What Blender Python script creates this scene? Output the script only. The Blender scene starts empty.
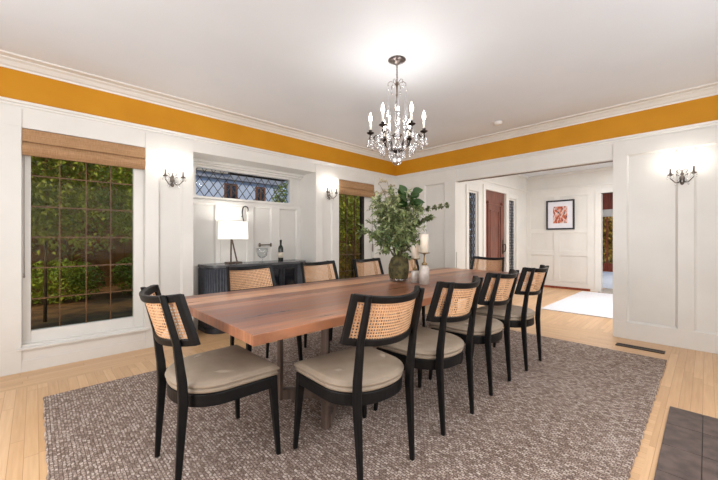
import bpy, bmesh, math, random
from mathutils import Vector, Matrix
PI = math.pi
SC = bpy.context.scene
COL = SC.collection
random.seed(7)

# ------------------------------------------------------------------ camera
cam_d = bpy.data.cameras.new('camera')
cam = bpy.data.objects.new('camera', cam_d); COL.objects.link(cam)
cam.location = (-5.056, -4.22, 1.18)
cam.rotation_euler = (PI / 2, 0, -math.radians(43.99))
cam_d.sensor_width = 36.0
cam_d.lens = 335.775 / 718 * 36.0
cam_d.shift_y = -1.18 / 718
cam_d.clip_start = 0.02
SC.camera = cam

# ------------------------------------------------------------------ exposure
SC.view_settings.view_transform = 'Standard'
SC.view_settings.look = 'None'
SC.view_settings.exposure = -0.02
SC.view_settings.gamma = 1.0
SC.view_settings.use_curve_mapping = False
try:
    SC.cycles.use_denoising = True
    SC.cycles.denoiser = 'OPENIMAGEDENOISE'
    SC.cycles.max_bounces = 10
    SC.cycles.diffuse_bounces = 6
    SC.cycles.transparent_max_bounces = 24
    SC.cycles.sample_clamp_indirect = 6.0
except Exception:
    pass

# ------------------------------------------------------------------ world
w = bpy.data.worlds.new('sky'); SC.world = w; w.use_nodes = True
nt = w.node_tree; nt.nodes.clear()
wo = nt.nodes.new('ShaderNodeOutputWorld'); bg = nt.nodes.new('ShaderNodeBackground')
ge = nt.nodes.new('ShaderNodeTexCoord'); sp = nt.nodes.new('ShaderNodeSeparateXYZ')
cr = nt.nodes.new('ShaderNodeValToRGB')
cr.color_ramp.elements[0].position = 0.0; cr.color_ramp.elements[0].color = (.46, .58, .74, 1)
cr.color_ramp.elements[1].position = 0.6; cr.color_ramp.elements[1].color = (.10, .26, .62, 1)
nt.links.new(ge.outputs['Generated'], sp.inputs[0]); nt.links.new(sp.outputs['Z'], cr.inputs[0])
nt.links.new(cr.outputs[0], bg.inputs['Color']); bg.inputs['Strength'].default_value = 1.7
nt.links.new(bg.outputs[0], wo.inputs[0])

# ------------------------------------------------------------------ area lights (unseen fill, no window or fixture modelled behind them)
def area(name, loc, aim, sx, sy, power, col=(1, 1, 1)):
    d = bpy.data.lights.new(name, 'AREA'); d.shape = 'RECTANGLE'; d.size = sx; d.size_y = sy
    d.energy = power; d.color = col
    o = bpy.data.objects.new(name, d); COL.objects.link(o); o.location = loc
    o.rotation_euler = (Vector(aim) - Vector(loc)).to_track_quat('-Z', 'Y').to_euler()
    return o
area('side_fill', (-6.5, -2.6, 1.5), (0, -2.6, 1.35), 2.6, 1.7, 78, (.97, .98, 1))  # added for even room light; the unseen side wall has no window
area('rear_fill', (-3.4, -5.52, 1.55), (-3.2, 0, 1.5), 3.6, 1.7, 78, (.97, .98, 1))  # added even fill in front of the closed rear wall
area('hall_overhead_fill', (2.0, -3.2, 2.70), (2.0, -3.2, 0), 1.6, 1.6, 66, (1, .98, .96))  # added overhead light for the hall, no fixture seen
area('hall_end_fill', (2.0, -5.85, 1.6), (2.0, -1, 1.5), 2.4, 1.8, 42, (.98, .99, 1))  # unseen fill from the closed end of the hall
area('far_room_fill', (7.0, -3.0, 2.95), (7.0, -3.0, 0), 2.2, 2.2, 70, (1, .96, .92))  # unseen overhead area light that brightens the far room
def sun(rot, e, col):
    d = bpy.data.lights.new('sun', 'SUN'); d.energy = e; d.angle = math.radians(12); d.color = col
    o = bpy.data.objects.new('sun', d); COL.objects.link(o); o.rotation_euler = rot
sun((math.radians(50), 0, math.radians(-35)), 3.0, (1, .9, .68))

# ------------------------------------------------------------------ materials
def sr(r, g, b):
    f = lambda c: (c / 255 / 12.92) if c / 255 <= .04045 else ((c / 255 + .055) / 1.055) ** 2.4
    return (f(r), f(g), f(b), 1)
def mat(name, col=(.8, .8, .8, 1), rough=.5, metal=0, spec=.5, **k):
    m = bpy.data.materials.new(name); m.use_nodes = True
    b = m.node_tree.nodes['Principled BSDF']
    b.inputs['Base Color'].default_value = col; b.inputs['Roughness'].default_value = rough
    b.inputs['Metallic'].default_value = metal; b.inputs['Specular IOR Level'].default_value = spec
    for kk, v in k.items(): b.inputs[kk.replace('_', ' ')].default_value = v
    return m
def N(m, t, **k):
    n = m.node_tree.nodes.new(t)
    for a, v in k.items(): setattr(n, a, v)
    return n
def L(m, a, b): m.node_tree.links.new(a, b)
def ramp(m, fac, stops, interp='LINEAR'):
    r = N(m, 'ShaderNodeValToRGB'); r.color_ramp.interpolation = interp
    e = r.color_ramp.elements
    while len(e) < len(stops): e.new(0.5)
    for x, (p, c) in zip(e, stops): x.position = p; x.color = c
    L(m, fac, r.inputs[0]); return r.outputs[0]
def coords(m, kind='Object', scale=(1, 1, 1), rot=(0, 0, 0), loc=(0, 0, 0)):
    t = N(m, 'ShaderNodeTexCoord'); mp = N(m, 'ShaderNodeMapping')
    mp.inputs['Scale'].default_value = scale; mp.inputs['Rotation'].default_value = rot; mp.inputs['Location'].default_value = loc
    L(m, t.outputs[kind], mp.inputs[0]); return mp.outputs[0]
def noise(m, vec, scale, detail=3, rough=.5):
    n = N(m, 'ShaderNodeTexNoise'); n.inputs['Scale'].default_value = scale; n.inputs['Detail'].default_value = detail
    n.inputs['Roughness'].default_value = rough; L(m, vec, n.inputs['Vector']); return n.outputs['Fac']
def mixc(m, fac, a, b, mode='MIX'):
    n = N(m, 'ShaderNodeMix', data_type='RGBA', blend_type=mode)
    for s, v in ((n.inputs[0], fac), (n.inputs[6], a), (n.inputs[7], b)):
        if hasattr(v, 'links'): L(m, v, s)
        else: s.default_value = v
    return n.outputs[2]
def math_(m, op, a, b=None, c=None):
    n = N(m, 'ShaderNodeMath', operation=op)
    for s, v in zip(n.inputs, (a, b, c)):
        if v is None: continue
        if hasattr(v, 'links'): L(m, v, s)
        else: s.default_value = v
    return n.outputs[0]
def P(m): return m.node_tree.nodes['Principled BSDF']
def setc(m, out): L(m, out, P(m).inputs['Base Color'])
def bump(m, h, strength=.3, dist=.002):
    b = N(m, 'ShaderNodeBump'); b.inputs['Strength'].default_value = strength; b.inputs['Distance'].default_value = dist
    L(m, h, b.inputs['Height']); L(m, b.outputs[0], P(m).inputs['Normal'])
def mottled(m, c1, c2, scale, detail=4, kind='Object', sc=(1, 1, 1), b=0, lo=.35, hi=.65):
    v = coords(m, kind, sc); n = noise(m, v, scale, detail)
    setc(m, ramp(m, n, [(lo, c1), (hi, c2)]))
    if b: bump(m, n, b)
    return m

M = {}
M['wall'] = mottled(mat('wall_paint', rough=.32, spec=.45), sr(217, 215, 210), sr(222, 220, 215), 2.5)
M['trim'] = mottled(mat('trim_paint', rough=.28, spec=.45), sr(220, 218, 213), sr(225, 223, 218), 3)
M['ceiling'] = mottled(mat('ceiling_paint', rough=.5, spec=.3), sr(222, 227, 233), sr(226, 231, 237), 1.5)
M['ochre'] = mottled(mat('ochre_paint', rough=.55, spec=.3), sr(196, 134, 18), sr(203, 141, 24), 3)
M['black'] = mottled(mat('black_wood', rough=.42, spec=.22), sr(13, 13, 14), sr(20, 19, 20), 30)
M['iron'] = mottled(mat('dark_iron', rough=.4, metal=.8), sr(48, 42, 40), sr(66, 58, 54), 20)
M['bronze'] = mottled(mat('aged_bronze', rough=.35, metal=.85), sr(90, 76, 66), sr(120, 104, 92), 20)
M['silver'] = mottled(mat('antique_silver', rough=.3, metal=.9), sr(98, 90, 88), sr(130, 122, 120), 24)
M['sconce_metal'] = mottled(mat('antique_pewter', rough=.4, metal=.7), sr(84, 76, 70), sr(120, 110, 102), 24)
M['brass'] = mottled(mat('brass', rough=.3, metal=.9), sr(120, 98, 66), sr(150, 126, 90), 12)
M['wax'] = mottled(mat('wax', rough=.5, Subsurface_Weight=.1), sr(226, 214, 196), sr(234, 224, 208), 6)
M['candle_sleeve'] = mottled(mat('candle_sleeve', rough=.4), sr(228, 224, 214), sr(236, 232, 224), 6)
M['marble'] = mottled(mat('pale_marble', rough=.35), sr(176, 166, 156), sr(206, 198, 190), 18)
M['seat'] = mottled(mat('taupe_upholstery', rough=.48, spec=.35), sr(146, 131, 114), sr(154, 139, 122), 12, b=.03)
M['fixture'] = mottled(mat('white_plastic', rough=.4), sr(228, 226, 222), sr(234, 232, 228), 5)
M['hinge'] = mottled(mat('dark_hinge_metal', rough=.4, metal=.6), sr(66, 58, 50), sr(84, 76, 66), 10)
M['charcoal'] = mottled(mat('charcoal_wood', rough=.38), sr(30, 32, 38), sr(42, 44, 51), 20)
M['flute'] = mottled(mat('charcoal_flute', rough=.32, spec=.5), sr(58, 61, 70), sr(74, 77, 86), 20)
M['charcoal_top'] = mottled(mat('charcoal_top', rough=.22), sr(74, 76, 80), sr(94, 96, 98), 5)
M['dark_glass'] = mottled(mat('dark_cabinet_glass', rough=.08), sr(20, 22, 28), sr(28, 30, 36), 5)
M['tile'] = mottled(mat('slate_hearth', rough=.5), sr(72, 59, 56), sr(100, 84, 79), 14, b=.3)
M['mahogany'] = mottled(mat('mahogany', rough=.35), sr(98, 56, 44), sr(126, 76, 62), 6, sc=(5, 5, .6))
M['redwood'] = mottled(mat('red_brown_wood', rough=.4), sr(120, 52, 34), sr(146, 70, 46), 6, sc=(5, 5, .6))
M['white_rug'] = mottled(mat('white_rug', rough=.95, spec=.05), sr(214, 214, 220), sr(232, 232, 236), 60, b=.2)
M['grey_mat'] = mottled(mat('grey_doormat', rough=.95), sr(150, 142, 134), sr(176, 168, 160), 60)
M['pale_blue_rug'] = mottled(mat('pale_blue_rug', rough=.95), sr(196, 206, 222), sr(212, 220, 232), 20)
M['lead'] = mottled(mat('lead_came', rough=.4, metal=.2), sr(82, 56, 30), sr(112, 78, 42), 30)
M['dark_lead'] = mottled(mat('dark_lead_came', rough=.4, metal=.3), sr(58, 56, 58), sr(92, 84, 70), 8)
M['bottle'] = mottled(mat('bottle_glass', rough=.1), sr(18, 24, 16), sr(24, 32, 20), 5)
M['label'] = mottled(mat('bottle_label', rough=.7), sr(196, 186, 170), sr(210, 200, 186), 40)
M['foil'] = mottled(mat('bottle_foil', rough=.4), sr(30, 24, 26), sr(40, 32, 34), 40)
M['picture_mat'] = mottled(mat('picture_mat', rough=.8), sr(222, 222, 230), sr(228, 228, 236), 10)
M['cord'] = mottled(mat('shade_cord', rough=.6), sr(120, 110, 100), sr(140, 130, 120), 30)
M['stem'] = mottled(mat('stem_bark', rough=.7), sr(74, 78, 48), sr(104, 98, 66), 30)
M['leaf'] = mottled(mat('grey_green_leaf', rough=.5, spec=.35), sr(62, 84, 46), sr(146, 158, 104), 17, 6)
M['leaf_light'] = mottled(mat('pale_leaf', rough=.5, spec=.35), sr(112, 126, 78), sr(186, 190, 146), 17, 6)
M['leaf_dark'] = mottled(mat('dark_glossy_leaf', rough=.45, spec=.35), sr(28, 50, 18), sr(52, 80, 34), 8)
M['blossom'] = mottled(mat('dusty_blossom', rough=.6), sr(158, 146, 116), sr(196, 178, 146), 20)
M['pod'] = mottled(mat('seed_pod', rough=.5), sr(78, 92, 54), sr(112, 124, 76), 20)
M['moss'] = mottled(mat('moss_wrap', rough=.85), sr(46, 42, 20), sr(92, 84, 48), 26, 6, b=.6)
M['garden_leaf'] = mottled(mat('garden_leaf', rough=.5), sr(84, 92, 18), sr(166, 168, 52), 3, 4)
M['garden_leaf_warm'] = mottled(mat('autumn_leaf', rough=.5), sr(120, 100, 20), sr(206, 160, 50), 2, 4)
M['garden_leaf_bright'] = mottled(mat('bright_garden_leaf', rough=.5), sr(100, 116, 20), sr(164, 172, 50), 4, 4)
M['soil'] = mottled(mat('garden_soil', rough=.95), sr(92, 58, 26), sr(134, 92, 46), 4, 6)
M['bark'] = mottled(mat('bark', rough=.9), sr(70, 52, 32), sr(98, 76, 50), 10)
M['house_wall'] = mottled(mat('neighbour_stucco', rough=.9), sr(186, 192, 202), sr(196, 202, 210), 2)
M['eave'] = mottled(mat('neighbour_eave', rough=.7), sr(166, 152, 132), sr(182, 168, 148), 3)
M['gutter'] = mottled(mat('neighbour_fascia', rough=.7), sr(140, 140, 144), sr(156, 156, 160), 3)
M['roof'] = mottled(mat('neighbour_roof', rough=.9), sr(96, 84, 76), sr(120, 106, 96), 10)
M['house_window'] = mottled(mat('neighbour_window_wood', rough=.5), sr(96, 58, 30), sr(122, 76, 42), 5)
M['bench'] = mottled(mat('pale_bench_paint', rough=.6), sr(196, 204, 220), sr(206, 214, 228), 5)

def em(name, col, strength):
    m = bpy.data.materials.new(name); m.use_nodes = True; t = m.node_tree; t.nodes.clear()
    o = t.nodes.new('ShaderNodeOutputMaterial'); e = t.nodes.new('ShaderNodeEmission')
    e.inputs[0].default_value = col; e.inputs[1].default_value = strength; t.links.new(e.outputs[0], o.inputs[0]); return m
M['bulb'] = em('lit_bulb', (1, .93, .82, 1), 14)
M['shade_lit'] = em('lit_lampshade', (1, .95, .88, 1), 1.25)

def glassy(name, tint=(1, 1, 1, 1), base=.04, rough=.02, edge=.7):
    """window pane: see-through with a mirror layer growing at grazing angles"""
    m = bpy.data.materials.new(name); m.use_nodes = True; t = m.node_tree; t.nodes.clear()
    o = t.nodes.new('ShaderNodeOutputMaterial'); mx = t.nodes.new('ShaderNodeMixShader')
    tr = t.nodes.new('ShaderNodeBsdfTransparent'); gl = t.nodes.new('ShaderNodeBsdfGlossy'); lw = t.nodes.new('ShaderNodeLayerWeight')
    mr = t.nodes.new('ShaderNodeMapRange'); lw.inputs[0].default_value = .5
    mr.inputs[3].default_value = base; mr.inputs[4].default_value = edge; mr.inputs[1].default_value = .3
    tr.inputs[0].default_value = tint; gl.inputs[1].default_value = rough
    t.links.new(lw.outputs['Facing'], mr.inputs[0]); t.links.new(mr.outputs[0], mx.inputs[0])
    t.links.new(tr.outputs[0], mx.inputs[1]); t.links.new(gl.outputs[0], mx.inputs[2]); t.links.new(mx.outputs[0], o.inputs[0]); return m
M['pane'] = glassy('window_pane', (.86, .84, .72, 1), .004, .03, .10)
M['pane_clear'] = glassy('clear_pane', (.95, .96, .98, 1), .005, .03, .12)
M['crystal'] = glassy('crystal', (.97, .97, .98, 1), .34, .06, .95)
M['clear_glass'] = glassy('clear_glass', (.94, .95, .95, 1), .08, .03, .7)

def wood_table():
    m = mat('walnut', rough=.3, spec=.5)
    v = coords(m, 'Object')
    s = N(m, 'ShaderNodeSeparateXYZ'); L(m, v, s.inputs[0])
    pl = math_(m, 'FLOOR', math_(m, 'DIVIDE', s.outputs[1], .126))
    wn = N(m, 'ShaderNodeTexWhiteNoise', noise_dimensions='1D'); L(m, pl, wn.inputs['W'])
    base = ramp(m, wn.outputs[0], [(0, sr(124, 80, 58)), (.35, sr(152, 102, 75)), (.7, sr(174, 122, 90)), (1, sr(216, 168, 126))])
    cb = N(m, 'ShaderNodeCombineXYZ'); L(m, math_(m, 'MULTIPLY', s.outputs[0], .9), cb.inputs[0]); L(m, math_(m, 'MULTIPLY', s.outputs[1], 14), cb.inputs[1]); L(m, math_(m, 'ADD', math_(m, 'MULTIPLY', pl, 3.7), s.outputs[2]), cb.inputs[2])
    g = noise(m, cb.outputs[0], 2.2, 6, .6)
    c = mixc(m, .75, base, ramp(m, g, [(.3, sr(104, 72, 58)), (.5, (.5, .5, .5, 1)), (.68, sr(232, 208, 184))]), 'OVERLAY')
    setc(m, c); L(m, ramp(m, g, [(.3, (.26, .26, .26, 1)), (.7, (.42, .42, .42, 1))]), P(m).inputs['Roughness']); return m
M['walnut'] = wood_table()
M['walnut_leg'] = mottled(mat('walnut_leg', rough=.4), sr(82, 68, 60), sr(112, 94, 84), 4, sc=(6, 6, .6))

def oak_floor():
    m = mat('oak_strip_floor', rough=.3, spec=.45)
    t = N(m, 'ShaderNodeTexCoord'); s = N(m, 'ShaderNodeSeparateXYZ'); L(m, t.outputs['Object'], s.inputs[0])
    X, Y = s.outputs[0], s.outputs[1]
    a = math_(m, 'GREATER_THAN', Y, -.46)                      # border along the window wall
    b = math_(m, 'MULTIPLY', math_(m, 'LESS_THAN', Y, -3.93), math_(m, 'GREATER_THAN', X, -1.79))
    c_ = math_(m, 'GREATER_THAN', X, .12)
    d_ = math_(m, 'MULTIPLY', math_(m, 'LESS_THAN', Y, -3.99), math_(m, 'GREATER_THAN', X, -3.2))
    ax = math_(m, 'MINIMUM', math_(m, 'ADD', math_(m, 'ADD', math_(m, 'ADD', a, b), c_), d_), 1.0)
    def sel(p, q_):   # p if ax else q
        return math_(m, 'ADD', math_(m, 'MULTIPLY', p, ax), math_(m, 'MULTIPLY', q_, math_(m, 'SUBTRACT', 1.0, ax)))
    along = sel(X, Y); acr = sel(Y, X)
    W_ = .06
    row = math_(m, 'FLOOR', math_(m, 'DIVIDE', acr, W_))
    wn = N(m, 'ShaderNodeTexWhiteNoise', noise_dimensions='1D'); L(m, row, wn.inputs['W'])
    seg = math_(m, 'FLOOR', math_(m, 'ADD', math_(m, 'DIVIDE', along, 1.1), math_(m, 'MULTIPLY', wn.outputs[0], 9)))
    w2 = N(m, 'ShaderNodeTexWhiteNoise', noise_dimensions='2D')
    cb = N(m, 'ShaderNodeCombineXYZ'); L(m, row, cb.inputs[0]); L(m, seg, cb.inputs[1]); L(m, cb.outputs[0], w2.inputs['Vector'])
    base = ramp(m, w2.outputs[0], [(0, sr(200, 158, 114)), (.5, sr(214, 172, 126)), (1, sr(224, 186, 142))])
    cg = N(m, 'ShaderNodeCombineXYZ'); L(m, math_(m, 'MULTIPLY', along, 1.5), cg.inputs[0]); L(m, math_(m, 'MULTIPLY', acr, 30), cg.inputs[1]); L(m, seg, cg.inputs[2])
    g = noise(m, cg.outputs[0], 2, 4)
    col = mixc(m, .35, base, ramp(m, g, [(.3, sr(190, 146, 102)), (.7, sr(228, 194, 152))]))
    fr = math_(m, 'FRACT', math_(m, 'DIVIDE', acr, W_))
    gap = math_(m, 'LESS_THAN', math_(m, 'ABSOLUTE', math_(m, 'SUBTRACT', fr, .5)), .478)
    fr2 = math_(m, 'FRACT', math_(m, 'ADD', math_(m, 'DIVIDE', along, 1.1), math_(m, 'MULTIPLY', wn.outputs[0], 9)))
    gap2 = math_(m, 'GREATER_THAN', fr2, .004)
    gg = math_(m, 'MULTIPLY', gap, gap2)
    setc(m, mixc(m, gg, sr(182, 138, 96), col)); bump(m, gg, .2, .001)
    return m
M['floor'] = oak_floor()

def rug_mat():
    m = mat('woven_wool_rug', rough=.95, spec=.08)
    t = N(m, 'ShaderNodeTexCoord'); mp = N(m, 'ShaderNodeMapping'); mp.inputs['Rotation'].default_value = (0, 0, PI / 2); L(m, t.outputs['Object'], mp.inputs[0])
    nz = N(m, 'ShaderNodeTexNoise'); nz.inputs['Scale'].default_value = 38; nz.inputs['Detail'].default_value = 5; L(m, t.outputs['Object'], nz.inputs['Vector'])
    ad = N(m, 'ShaderNodeVectorMath', operation='MULTIPLY_ADD'); L(m, nz.outputs['Color'], ad.inputs[0]); ad.inputs[1].default_value = (.020, .020, 0); L(m, mp.outputs[0], ad.inputs[2])
    br = N(m, 'ShaderNodeTexBrick'); L(m, ad.outputs[0], br.inputs['Vector'])
    br.inputs['Scale'].default_value = 1; br.inputs['Brick Width'].default_value = .024; br.inputs['Row Height'].default_value = .016
    br.inputs['Mortar Size'].default_value = .0028; br.inputs['Mortar Smooth'].default_value = .6; br.offset = .5
    br.inputs['Color1'].default_value = (0, 0, 0, 1); br.inputs['Color2'].default_value = (1, 1, 1, 1); br.inputs['Mortar'].default_value = (.0, .0, .0, 1); br.inputs['Bias'].default_value = 0
    n2 = noise(m, t.outputs['Object'], 150, 3, .7); n3 = noise(m, t.outputs['Object'], 1.6, 3)
    f = math_(m, 'ADD', math_(m, 'MULTIPLY', br.outputs['Color'], .24), math_(m, 'MULTIPLY', n2, .92))
    c = ramp(m, f, [(.34, sr(82, 65, 57)), (.50, sr(146, 126, 114)), (.62, sr(186, 168, 156)), (.78, sr(236, 224, 214))])
    c = mixc(m, math_(m, 'MULTIPLY', br.outputs['Fac'], .5), c, sr(92, 74, 66))
    c = mixc(m, .10, c, ramp(m, n3, [(.35, sr(104, 90, 86)), (.65, sr(170, 158, 154))]))
    setc(m, c)
    h = math_(m, 'ADD', math_(m, 'SUBTRACT', 1.0, br.outputs['Fac']), math_(m, 'MULTIPLY', n2, .8))
    bump(m, h, .7, .008); return m
M['rug'] = rug_mat()

def cane():
    m = mat('woven_cane', rough=.5, spec=.3)
    uv = N(m, 'ShaderNodeUVMap'); s = N(m, 'ShaderNodeSeparateXYZ'); L(m, uv.outputs[0], s.inputs[0])   # uv in metres
    C_ = .0145
    fx = math_(m, 'SUBTRACT', math_(m, 'FRACT', math_(m, 'DIVIDE', s.outputs[0], C_)), .5)
    fy = math_(m, 'SUBTRACT', math_(m, 'FRACT', math_(m, 'DIVIDE', s.outputs[1], C_)), .5)
    d = math_(m, 'SQRT', math_(m, 'ADD', math_(m, 'MULTIPLY', fx, fx), math_(m, 'MULTIPLY', fy, fy)))
    hole = math_(m, 'LESS_THAN', d, .29)
    tr = N(m, 'ShaderNodeBsdfTransparent'); mx = N(m, 'ShaderNodeMixShader')
    out = [n for n in m.node_tree.nodes if n.type == 'OUTPUT_MATERIAL'][0]
    L(m, hole, mx.inputs[0]); L(m, P(m).outputs[0], mx.inputs[1]); L(m, tr.outputs[0], mx.inputs[2]); L(m, mx.outputs[0], out.inputs[0])
    v = coords(m, 'Object', (60, 60, 8)); n = noise(m, v, 3, 3)
    setc(m, ramp(m, n, [(.3, sr(200, 152, 112)), (.7, sr(226, 184, 146))]))
    P(m).inputs['Transmission Weight'].default_value = 0
    return m
M['cane'] = cane()

def shade_weave():
    m = mat('woven_grass_shade', rough=.8, spec=.15)
    v = coords(m, 'Object', (1.2, 1, 60)); n = noise(m, v, 4, 5, .7)
    v2 = coords(m, 'Object', (90, 1, 6)); n2 = noise(m, v2, 3, 2)
    c = ramp(m, n, [(.3, sr(128, 92, 60)), (.5, sr(166, 128, 92)), (.7, sr(200, 166, 128))])
    setc(m, mixc(m, .3, c, ramp(m, n2, [(.3, sr(120, 88, 58)), (.7, sr(204, 170, 134))]))); bump(m, n, .4); return m
M['shade'] = shade_weave()

def artwork():
    m = mat('abstract_print', rough=.6)
    v = coords(m, 'Object', (1, 9, 4)); n = noise(m, v, 2.0, 3, .6)
    w_ = coords(m, 'Object', (1, 16, 5)); n2 = noise(m, w_, 2.4, 2)
    c = ramp(m, n, [(.36, sr(160, 62, 36)), (.47, sr(206, 118, 84)), (.53, sr(226, 216, 212)), (.62, sr(190, 90, 56))])
    setc(m, mixc(m, ramp(m, n2, [(.57, (0, 0, 0, 1)), (.63, (1, 1, 1, 1))]), c, sr(70, 62, 74))); return m
M['art'] = artwork()

# ------------------------------------------------------------------ mesh helpers
def tag(o, label=None, cat=None, group=None, kind=None):
    for k, v in (('label', label), ('category', cat), ('group', group), ('kind', kind)):
        if v: o[k] = v
    return o
def empty(name, loc=(0, 0, 0), rz=0, label=None, cat=None, group=None):
    o = bpy.data.objects.new(name, None); COL.objects.link(o); o.location = loc; o.rotation_euler = (0, 0, rz)
    o.empty_display_size = .1
    return tag(o, label, cat, group)
class MB:
    def __init__(s): s.b = bmesh.new(); s.uv = None
    def face(s, vs, smooth=False):
        try:
            f = s.b.faces.new(vs); f.smooth = smooth; return f
        except ValueError: return None
    def box(s, x0, x1, y0, y1, z0, z1, bev=0):
        vs = [s.b.verts.new((x, y, z)) for z in (z0, z1) for y in (y0, y1) for x in (x0, x1)]
        fs = [s.face([vs[i] for i in f]) for f in ((0, 2, 3, 1), (4, 5, 7, 6), (0, 1, 5, 4), (2, 6, 7, 3), (0, 4, 6, 2), (1, 3, 7, 5))]
        if bev:
            es = list({e for f in fs for e in f.edges})
            bmesh.ops.bevel(s.b, geom=es, offset=bev, segments=2, affect='EDGES', profile=.7)
        return s
    def hull(s, pts_a, pts_b, smooth=False):
        """loft between two closed rings of equal size, capped"""
        A = [s.b.verts.new(p) for p in pts_a]; B = [s.b.verts.new(p) for p in pts_b]; n = len(A)
        for i in range(n): s.face([A[i], A[(i + 1) % n], B[(i + 1) % n], B[i]], smooth)
        s.face(A[::-1]); s.face(B); return s
    def loft(s, rings, smooth=True, cap=True, closed=False):
        R = [[s.b.verts.new(p) for p in r] for r in rings]; n = len(R[0])
        m = len(R)
        for k in range(m if closed else m - 1):
            a, c = R[k], R[(k + 1) % m]
            for i in range(n): s.face([a[i], a[(i + 1) % n], c[(i + 1) % n], c[i]], smooth)
        if cap and not closed: s.face(R[0][::-1]); s.face(R[-1])
        return s
    def tube(s, pts, r, n=8, closed=False):
        pts = [Vector(p) for p in pts]; rr = r if isinstance(r, (list, tuple)) else [r] * len(pts)
        rings = []; up = None
        for i, p in enumerate(pts):
            a = pts[(i - 1) % len(pts)] if closed else pts[max(i - 1, 0)]
            c = pts[(i + 1) % len(pts)] if closed else pts[min(i + 1, len(pts) - 1)]
            t = (c - a).normalized()
            if up is None:
                up = Vector((0, 0, 1)) if abs(t.z) < .9 else Vector((1, 0, 0))
            u = (up - t * up.dot(t)).normalized(); v = t.cross(u); up = u
            rings.append([p + (u * math.cos(2 * PI * k / n) + v * math.sin(2 * PI * k / n)) * rr[i] for k in range(n)])
        return s.loft(rings, True, True, closed)
    def lathe(s, prof, c=(0, 0, 0), n=20, smooth=True):
        rings = [[(c[0] + r * math.cos(2 * PI * k / n), c[1] + r * math.sin(2 * PI * k / n), c[2] + z) for k in range(n)] for r, z in prof]
        return s.loft(rings, smooth)
    def beam(s, p, q, wx, wy, wx2=None, wy2=None):
        """square post between two points, section along world x and y"""
        wx2 = wx2 or wx; wy2 = wy2 or wy
        f = lambda c, a, b: [(c[0] + sx * a / 2, c[1] + sy * b / 2, c[2]) for sx, sy in ((-1, -1), (1, -1), (1, 1), (-1, 1))]
        return s.hull(f(p, wx, wy), f(q, wx2, wy2))
    def leaf(s, p, d, up, ln, wd, fold=.25):
        p = Vector(p); d = Vector(d).normalized(); sd = d.cross(Vector(up))
        if sd.length < 1e-3: sd = Vector((1, 0, 0))
        sd.normalize(); n = sd.cross(d)
        a = s.b.verts.new(p); t = s.b.verts.new(p + d * ln - n * ln * .12)
        m1 = s.b.verts.new(p + d * ln * .45)
        l = s.b.verts.new(p + d * ln * .42 + sd * wd / 2 + n * wd * fold); r = s.b.verts.new(p + d * ln * .42 - sd * wd / 2 + n * wd * fold)
        s.face([a, m1, l]); s.face([m1, t, l]); s.face([a, r, m1]); s.face([m1, r, t]); return s
    def xf(s, mtx): bmesh.ops.transform(s.b, matrix=mtx, verts=s.b.verts); return s
    def build(s, name, m, parent=None, bev=0, keep_normals=False):
        me = bpy.data.meshes.new(name)
        if not keep_normals: bmesh.ops.recalc_face_normals(s.b, faces=s.b.faces)
        s.b.to_mesh(me); s.b.free(); me.materials.append(m)
        o = bpy.data.objects.new(name, me); COL.objects.link(o)
        if parent: o.parent = parent
        if bev:
            md = o.modifiers.new('bevel', 'BEVEL'); md.width = bev; md.segments = 2; md.limit_method = 'ANGLE'; md.angle_limit = math.radians(40)
        return o
def box(name, m, x0, x1, y0, y1, z0, z1, parent=None, bev=0): return MB().box(x0, x1, y0, y1, z0, z1).build(name, m, parent, bev)
def struct(o): o['kind'] = 'structure'; return o
def kids(o): return [c for c in bpy.data.objects if c.parent == o]
def dup(root, loc, rz, label=None):
    r = root.copy(); COL.objects.link(r); r.location = loc; r.rotation_euler = (0, 0, rz)
    if label: r['label'] = label
    for ch in kids(root):
        c = ch.copy(); COL.objects.link(c); c.parent = r
        for g in kids(ch):
            d = g.copy(); COL.objects.link(d); d.parent = c
    return r

CZ = 2.745
# ------------------------------------------------------------------ structure: dining room
struct(box('floor', M['floor'], -6.7, 10.0, -6.2, .45, -.1, 0))
struct(box('ceiling', M['ceiling'], -6.7, .16, -5.7, .02, CZ, CZ + .1))
# window wall: y from 0 (room face) to .12, openings: window 1, nook, window 2
X1a, X1b, Z1a, Z1b = -5.14, -4.20, .215, 2.165
XNa, XNb, ZN = -3.715, -1.93, 2.21
X2a, X2b = -1.463, -.62
f = MB()
f.box(-6.7, X1a, 0, .14, 0, CZ).box(X1b, XNa, 0, .14, 0, CZ).box(XNb, X2a, 0, .14, 0, CZ).box(X2b, .16, 0, .14, 0, CZ)
f.box(X1a, X1b, 0, .14, 0, Z1a).box(X1a, X1b, 0, .14, Z1b, CZ).box(X2a, X2b, 0, .14, 0, Z1a).box(X2a, X2b, 0, .14, Z1b, CZ).box(XNa, XNb, 0, .14, ZN, CZ)
struct(f.build('wall_left', M['wall']))
# nook: sides, soffit, back wall with transom opening
ND = .41
TX0, TX1, TZ0, TZ1 = -3.565, -2.115, 1.735, 2.13
f = MB()
f.box(XNa - .1, XNa, .14, ND + .1, 0, CZ).box(XNb, XNb + .1, .14, ND + .1, 0, CZ).box(XNa, XNb, .14, ND + .1, ZN, ZN + .1)
f.box(XNa, TX0, ND, ND + .1, 0, ZN).box(TX1, XNb, ND, ND + .1, 0, ZN).box(TX0, TX1, ND, ND + .1, 0, TZ0).box(TX0, TX1, ND, ND + .1, TZ1, ZN)
struct(f.build('wall_nook', M['wall']))
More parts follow.
